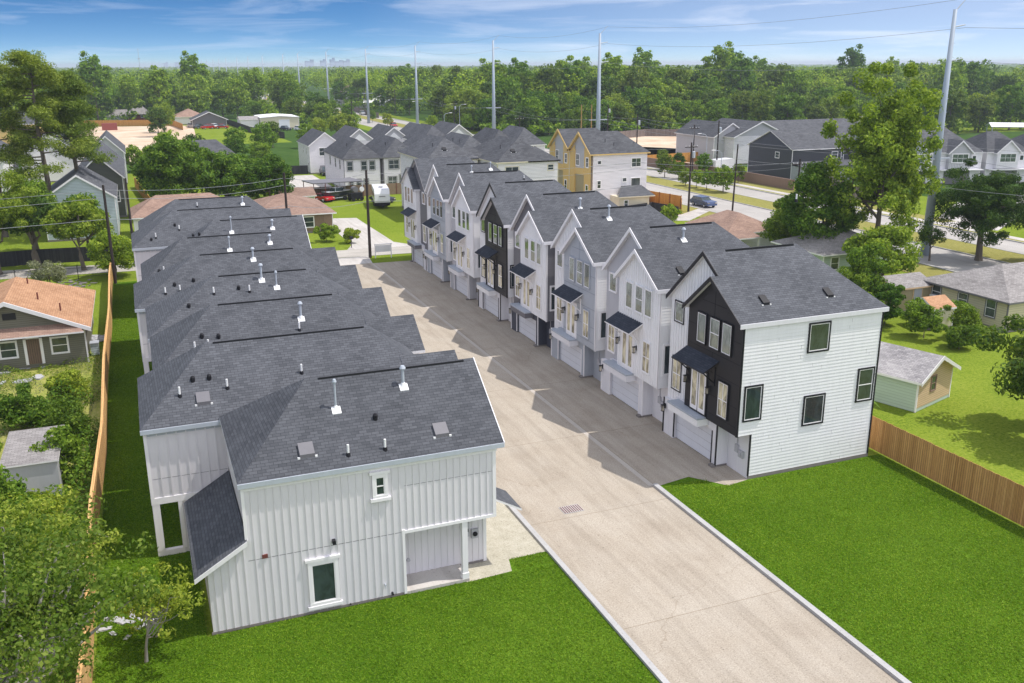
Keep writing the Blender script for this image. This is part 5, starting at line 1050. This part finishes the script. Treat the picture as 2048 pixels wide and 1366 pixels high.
def pine(name,label,seed,h,loc,R=4.6,low=.42,n=26):
    rg=np.random.default_rng(seed); Pn=[]; T=thing(name,label,'pine tree',loc,0,'tall pines on the left')
    m=MB(); m.tube([((0,0,0),.42),((.2,.1,h*.3),.33),((-.1,0,h*.6),.24),((.1,0,h*.97),.06)],8)
    for k in range(n):
        t=low+(1-low)*(k/n)**.9; z=h*t; a=rg.uniform(0,6.28); L_=R*(1.05-.75*((t-low)/(1-low))**1.6)*rg.uniform(.55,1.1)
        e=Vector((math.cos(a)*L_,math.sin(a)*L_,z+L_*rg.uniform(.02,.30))); s=Vector((0,0,z)); m.tube([(s,.10),(s.lerp(e,.5)+Vector((0,0,-.15)),.065),(e,.02)],5)
        for j in range(rg.integers(5,9)):
            c=s.lerp(e,rg.uniform(.45,1.05))+Vector(rg.normal(size=3)*(.55,.55,.3)); q=rg.normal(size=(int(rg.uniform(90,170)),3)); q/=np.linalg.norm(q,axis=1,keepdims=True); q*=rg.random((len(q),1))**.4*rg.uniform(.8,1.4); q[:,2]*=.6; Pn.append(np.array(c)+q)
    P=np.concatenate(Pn); V=leaves(P,.24,rg,.3,.26); o=bpy.data.objects.new('crown',np_mesh('crown',V,'leaf_p')); COL.objects.link(o); o.parent=T
    m.build('trunk','bark',T); return T
pine('pine_tree','tallest pine at the left picture edge',51,26.5,(-17.2,140,0),5.6,.40,40)
pine('pine_tree','second tall pine, right of the edge one',52,23.6,(-11.2,138,0),5.8,.34,38)
pine('pine_tree','pine crown leaning right over the white gabled house',53,21.0,(-7.6,141,0),4.6,.45,26)
pine('pine_tree','pine partly cut off by the left picture edge',54,24.0,(-23.5,150,0),5.5,.40,30)
# small planting
shr=[]
def shrub(label,seed,R,loc,mat='leaf',leaf=.09,nc=26,per=220,name='bush',group=None,cr=.45):
    T=make_tree(name,label,seed,R,R[2]*1.9,nc,per,cr,leaf,mat,'bark',.04,-.9,.4,limbs=8,cat='bush',group=group); T.location=loc; return T
shrub('round bush at the left edge of the far front lawn',61,(1.5,1.4,1.3),(21.9,119.8,0),nc=30,leaf=.11)
shrub('slimmer bush beside the far concrete drive',62,(1.0,1.0,1.2),(24.6,117.4,0),'leaf_y',leaf=.11)
for i,(x,y,r,z,l,mt) in enumerate(((59.2,60.6,2.0,2.0,'big bush left of the garden shed','leaf'),(59.4,56.3,1.9,1.7,'dark round bush in front of the tan garden shed','leaf'),(58.2,64.0,2.2,2.6,'tall bush where the townhouse roof corner ends','leaf_y'),(62.3,55.0,1.6,1.7,'light bush right of the garden shed','leaf_y'),(65.2,58.2,1.0,1.0,'low bush below the bungalow window','leaf'),(56.4,60.6,2.0,1.7,'bush closest to the right townhouse corner','leaf'),(59.6,52.8,1.2,1.0,'sparse pale bush on the sunny right lawn','leaf_y'))): shrub(l,70+i,(r,r,z),(x,y,0),mt,.11,nc=30,cr=.55,group='bushes in the right garden')
def fronds(label,x,y,n,L_,seed):
    T=thing('banana_plant',label,'plant',(x,y,0)); rg=random.Random(seed)
    m=MB(); m.tube([((0,0,0),.12),((0,0,.9),.08)],8); m.build('stem','khaki',T)
    for k in range(n):
        a=6.28*k/n+rg.uniform(-.3,.3); l=L_*rg.uniform(.7,1.1); m=MB(); P=[]
        for t in (0,.3,.6,.85,1): P.append((Vector((math.cos(a)*l*t,math.sin(a)*l*t,.8+l*(.95*t-1.05*t*t))),.26*math.sin(math.pi*min(1,t*.9+.08))+.01))
        s_=Vector((-math.sin(a),math.cos(a),0))
        for (p,w1),(q,w2) in zip(P,P[1:]): m.poly([p-s_*w1,p,q,q-s_*w2]); m.poly([p,p+s_*w1,q+s_*w2,q])
        m.build('leaf','leaf_y' if k%2 else 'leaf',T)
fronds('banana plant with arching leaves in front of the weathered shed',41.6,45.0,9,1.9,1); fronds('banana plant below the bungalow wall',63.4,58.6,8,1.6,2)
# yard weeds (uncountable)
def scatter(name,label,n,area,zmax,size,mat,seed,clump=.0,aspect=.4,mask=None):
    rg=np.random.default_rng(seed); x=rg.uniform(area[0],area[1],n); y=rg.uniform(area[2],area[3],n)
    f=np.sin(x*.9+1.3*np.sin(y*.33))+np.sin(y*.7+1.7*np.sin(x*.5)+seed)+.6*np.sin(x*2.3+y*1.1)
    keep=f>clump; x,y,f=x[keep],y[keep],f[keep]; z=rg.random(len(x))*zmax*np.clip(.35+.35*f,.15,1.4)
    V=leaves(np.stack([x,y,z],1),size,rg,.4,aspect); o=bpy.data.objects.new(name,np_mesh(name,V,mat)); COL.objects.link(o); return tag(o,label,None,None,'stuff')
scatter('weeds','tangle of green weeds in the left yard',60000,(-20,-3.95,28,77),.75,.085,'leaf_y',5,-.3)
scatter('brambles','taller brambles along the pale fence',26000,(-9.5,-3.9,26,66),1.7,.10,'leaf',6,.2,.6)
scatter('dry_weeds','dry straw coloured weeds before the khaki bungalow',20000,(-20,-4,56,76),.45,.08,'leaf_grey',7,-.2,.25)
for i,(x,y,r,z,l) in enumerate(((-8.4,62.5,1.7,1.4,'dark green bush in the middle of the weedy yard'),(-5.6,58.4,1.4,1.5,'yellow-green bush touching the pale fence'),(-5.4,52.5,1.5,1.6,'bush between flat shed and pale fence'),(-6.0,67.0,1.2,1.1,'low bush near the bungalow corner'),(-10.8,57.6,1.6,1.3,'bush behind the flat shed'),(-6.0,44.5,1.9,1.8,'thick bush pressed against the fence below the shed'),(-9.5,36,2.2,1.6,'wide thicket bush in the lower left'))): shrub(l,90+i,(r,r,z),(x,y,0),'leaf_y' if i%2 else 'leaf_b',.10,nc=34,cr=.6,group='bushes in the weedy left yard')
# real blades standing on the near lawns
def turf(name,label,n,polys,seed,size=.05):
    rg=np.random.default_rng(seed); A=[]
    for (x0,x1,y0,y1) in polys: A.append((x1-x0)*(y1-y0))
    P=[]
    for (x0,x1,y0,y1),a in zip(polys,A):
        k=int(n*a/sum(A)); P.append(np.stack([rg.uniform(x0,x1,k),rg.uniform(y0,y1,k),rg.uniform(.0,.045,k)],1))
    V=leaves(np.concatenate(P),size,rg,.15,.28); o=bpy.data.objects.new(name,np_mesh(name,V,'blade')); COL.objects.link(o); tag(o,label,None,None,'stuff')
turf('grass','short bright grass on the right front lawn',170000,[(24.43,38.6,17,38.6),(24.43,27.3,38.6,39.7)],1)
turf('grass','short bright grass on the left front lawn',330000,[(-3.5,15.9,22,34.6),(-3.5,.75,34.6,103),(14.1,15.9,34.7,35.75),(13.5,15.2,41.0,42.5)],2)
# --- repeated trees
FG='trees in the far wood'
kinds=[('broadleaf tree of the wood, mid green','leaf_far',(5.2,5.2,6.4),14.0,1,'tree'),('bright yellow-green tree of the wood','leaf_y',(5.2,5.2,6.0),13.0,2,'tree'),('dark green tree of the wood','leaf_d',(5.0,5.0,6.6),14.5,3,'tree'),('tall round-topped tree of the wood','leaf_far',(4.6,4.6,7.6),18,4,'tree'),('tall blue-green pine of the wood','leaf_d',(3.2,3.2,4.0),21,5,'pine_tree'),('lush green tree of the wood','leaf',(5.6,5.6,5.8),12.5,6,'tree')]
protos=[]
for l,mt,R,h,sd,nm_ in kinds:
    protos.append(make_tree(nm_,l,100+sd,R,h,74,48,1.5,.42,mt,'bark',.26,-.95 if sd!=5 else -.35,.45,group=FG,lobes=6,limbs=5))
used=[False]*6
rnd=random.Random(21)
def ftree(x,y,k,s):
    global used
    t=protos[k]; r=rnd.uniform(0,6.28); sz=rnd.uniform(.88,1.12)
    if not used[k]: used[k]=True; place(t,x,y,s,r,None,None,True,sz)
    else: place(t,x,y,s,r,None,None,False,sz)
pts=[]
def inview(x,y,mg=2.0):
    a=math.degrees(math.atan2(x,y)); return -7.6-mg<a<51+mg
def region(poly,n,sp,ks,smin,smax,seed):
    rr=random.Random(seed); xs=[p[0] for p in poly]; ys=[p[1] for p in poly]; c=0; tries=0
    while c<n and tries<n*60:
        tries+=1; x=rr.uniform(min(xs),max(xs)); y=rr.uniform(min(ys),max(ys)); ins=False; j=len(poly)-1
        for i in range(len(poly)):
            xi,yi=poly[i]; xj,yj=poly[j]
            if (yi>y)!=(yj>y) and x<(xj-xi)*(y-yi)/(yj-yi)+xi: ins=not ins
            j=i
        if not ins or not inview(x,y): continue
        if any((x-a)**2+(y-b_)**2<sp*sp for a,b_ in pts): continue
        pts.append((x,y)); ftree(x,y,rr.choice(ks),rr.uniform(smin,smax)); c+=1
    return c
nt_=0
nt_+=region([(108,262),(128,262),(140,272),(178,262),(185,285),(150,310),(108,300)],34,5.6,[0,1,2,5,0],.62,1.0,1)     # edge behind the dirt lot
nt_+=region([(108,296),(190,280),(200,330),(150,350),(108,345)],42,8,[0,1,2,3,5],1.1,1.5,2)
nt_+=region([(180,255),(215,232),(262,225),(300,240),(290,290),(200,325)],40,8,[0,1,2,5],.75,1.1,3)
nt_+=region([(108,350),(200,325),(290,300),(380,300),(380,400),(250,420),(160,400)],52,11,[0,2,3,0,1,5],1.25,1.65,4)
nt_+=region([(255,140),(420,110),(430,280),(300,240),(262,205)],34,11,[0,1,2,5],.6,.95,5)
nt_+=region([(-60,395),(14,392),(20,420),(75,400),(76,470),(-60,480)],40,9,[0,1,2,5,3],1.0,1.45,6)
nt_+=region([(-48,300),(-34,295),(-30,400),(-60,400)],10,8,[2,3,0],.8,1.1,7)
nt_+=region([(44,372),(75,345),(76,400),(44,400)],14,8,[0,2,5],.6,.85,8)
nt_+=region([(104,430),(106,560),(135,560),(160,430),(150,405),(110,400)],22,9,[0,2,3,4],.7,1.0,9)
nt_+=region([(22,150),(30,215),(-2,230),(0,165)],6,8,[0,2,5],.45,.7,10)
print('forest trees',nt_)
# low growth under the edge of the wood
rg=np.random.default_rng(77); Vs=[]
for (x,y) in pts:
    for q in range(2):
        P,_=crown_pts(rg,(3.2,3.2,2.4),12,14,1.3,-.6,.5,1,3); P+=np.array([x+rg.uniform(-5,5),y+rg.uniform(-5,3),rg.uniform(1.6,3.2)]); Vs.append(P)
P=np.concatenate(Vs); P=P[P[:,2]>0]; o=bpy.data.objects.new('undergrowth',np_mesh('undergrowth',leaves(P,.5,rg,.5,.75),'leaf_far')); COL.objects.link(o); tag(o,'tangled undergrowth along the edge of the wood',None,None,'stuff')
# --- a few placed repeats
def one(mesh_kind,x,y,s,label,sz=1.0):
    t=protos[mesh_kind]; place(t,x,y,s,rnd.uniform(0,6),label,'single trees along the boulevard and lots',False,sz)
for a in ((5,96,139.5,.42,'leafy young tree on the boulevard median, nearest of four'),(0,95.2,143.5,.27,'thin young median tree next to the leafy one'),(0,95.0,146.6,.25,'thin young median tree, third from the right'),(1,94.8,150.0,.27,'small median tree, leftmost of four'),
  (2,98.4,163.5,.36,'dark street tree right of the yellow townhouse'),(1,99.6,160.2,.30,'low street tree right of the yellow townhouse'),(2,106.6,150.2,.28,'small dark tree before the brick wall'),(2,105.5,176.5,.33,'conical dark tree before the long brick wall, left'),(2,106.2,171.0,.31,'conical dark tree before the long brick wall, right'),(0,107.2,162.8,.33,'street tree by the boulevard driveway'),(1,88.6,345.5,.42,'round tree on the far median'),(0,88.9,371,.34,'second round tree on the far median'),(0,94.9,310,.4,'tree beside the far boulevard pole'),(0,104,300,.45,'tree near the low white building'),
  (1,60.5,300,.62,'bushy yellow-green tree left of the boulevard'),(1,54,297,.55,'second bushy yellow-green tree left of the boulevard'),(1,66,308,.6,'bushy pale tree beside the boulevard lanes'),(0,44,262,.5,'low tree beyond the white gable house'),(2,36,268,.55,'dark low tree beyond the white gable house'),(0,30,238,.62,'tree above the grey green fence'),(0,22,226,.6,'tree left of the grey green fence'),(2,12,215,.6,'dark tree behind the roofs on the left'),(5,26,215,.5,'tree right of the dark oaks'),(1,119,139.0,.26,'small street tree in front of the row houses'),(0,127,135.5,.3,'small dark tree before the blue-grey bay'),(2,8,325,.7,'dark tree beside the construction lot'),(1,10.5,345,.85,'bright tree beside the construction lot'),(5,68.5,112,.28,'low green shrub tree by the mesh fence'),(3,130,470,1.25,'very tall thin tree over the far boulevard')):
    one(a[0],a[1],a[2],a[3],a[4],1.0)
# --- the rest of the wood, too many to count
def woodland(name,label,seed,n,rmin,rmax,h,leaf,mat,per=120,amin=-11,amax=54):
    rg=np.random.default_rng(seed); Vs=[]; base=[]
    for v in range(5):
        P,_=crown_pts(rg,(5.4,5.4,5.2),26,per/26,1.6,-.45,.6,1,5); base.append(P)
    c=0
    while c<n:
        r=math.sqrt(rg.uniform(rmin**2,rmax**2)); a=math.radians(rg.uniform(amin,amax)); x,y=r*math.sin(a),r*math.cos(a)
        if 74<x<112 and y<1500: continue
        if y<470 and -30<x<76: continue
        if x>100 and y<300 and x<420: continue
        if rmin<480 and ((x-250)**2/120**2+(y-280)**2/45**2)<1: continue
        s=rg.uniform(.75,1.35); P=base[rg.integers(5)]; th=rg.uniform(0,6.28); co_,si=math.cos(th),math.sin(th)
        Q=np.stack([P[:,0]*co_-P[:,1]*si,P[:,0]*si+P[:,1]*co_,P[:,2]],1)*s; hh=h*rg.uniform(.75,1.22); Q+=np.array([x,y,hh-5*s]); Vs.append(Q); c+=1
    P=np.concatenate(Vs); V=leaves(P,leaf,rg,.5,.75); o=bpy.data.objects.new(name,np_mesh(name,V,mat)); COL.objects.link(o); return tag(o,label,None,None,'stuff')
woodland('woodland','near belt of the wood behind the individual trees',1,1500,330,640,17,.55,'leaf_far',150)
woodland('woodland','scattered bright treetops in the near belt',2,480,330,640,16.5,.55,'leaf_y',150)
woodland('woodland','scattered dark treetops in the near belt',3,520,330,760,18,.55,'leaf_d',140)
woodland('woodland','middle distance treetops',4,3600,600,1400,14.5,.95,'leaf_far',64)
woodland('woodland','far treetops up to the horizon',5,7000,1300,3800,15,2.2,'leaf_far',26)
woodland('woodland','last hazy line of trees on the horizon',6,7000,3600,8500,15,4.5,'leaf_far',14)
# ------------------------------------------------------------------ air
mh=bpy.data.materials.new('haze'); mh.use_nodes=True; hn=mh.node_tree; hn.nodes.clear(); ho=N(hn,'ShaderNodeOutputMaterial'); pv=N(hn,'ShaderNodeVolumePrincipled')
pv.inputs['Color'].default_value=(.80,.88,1,1); pv.inputs['Density'].default_value=.00019; pv.inputs['Anisotropy'].default_value=.2
hn.links.new(pv.outputs[0],ho.inputs['Volume']); M['haze']=mh
m=MB(); m.box(-1500,9000,-200,8800,-1.2,33); tag(m.build('haze','haze'),kind='stuff')
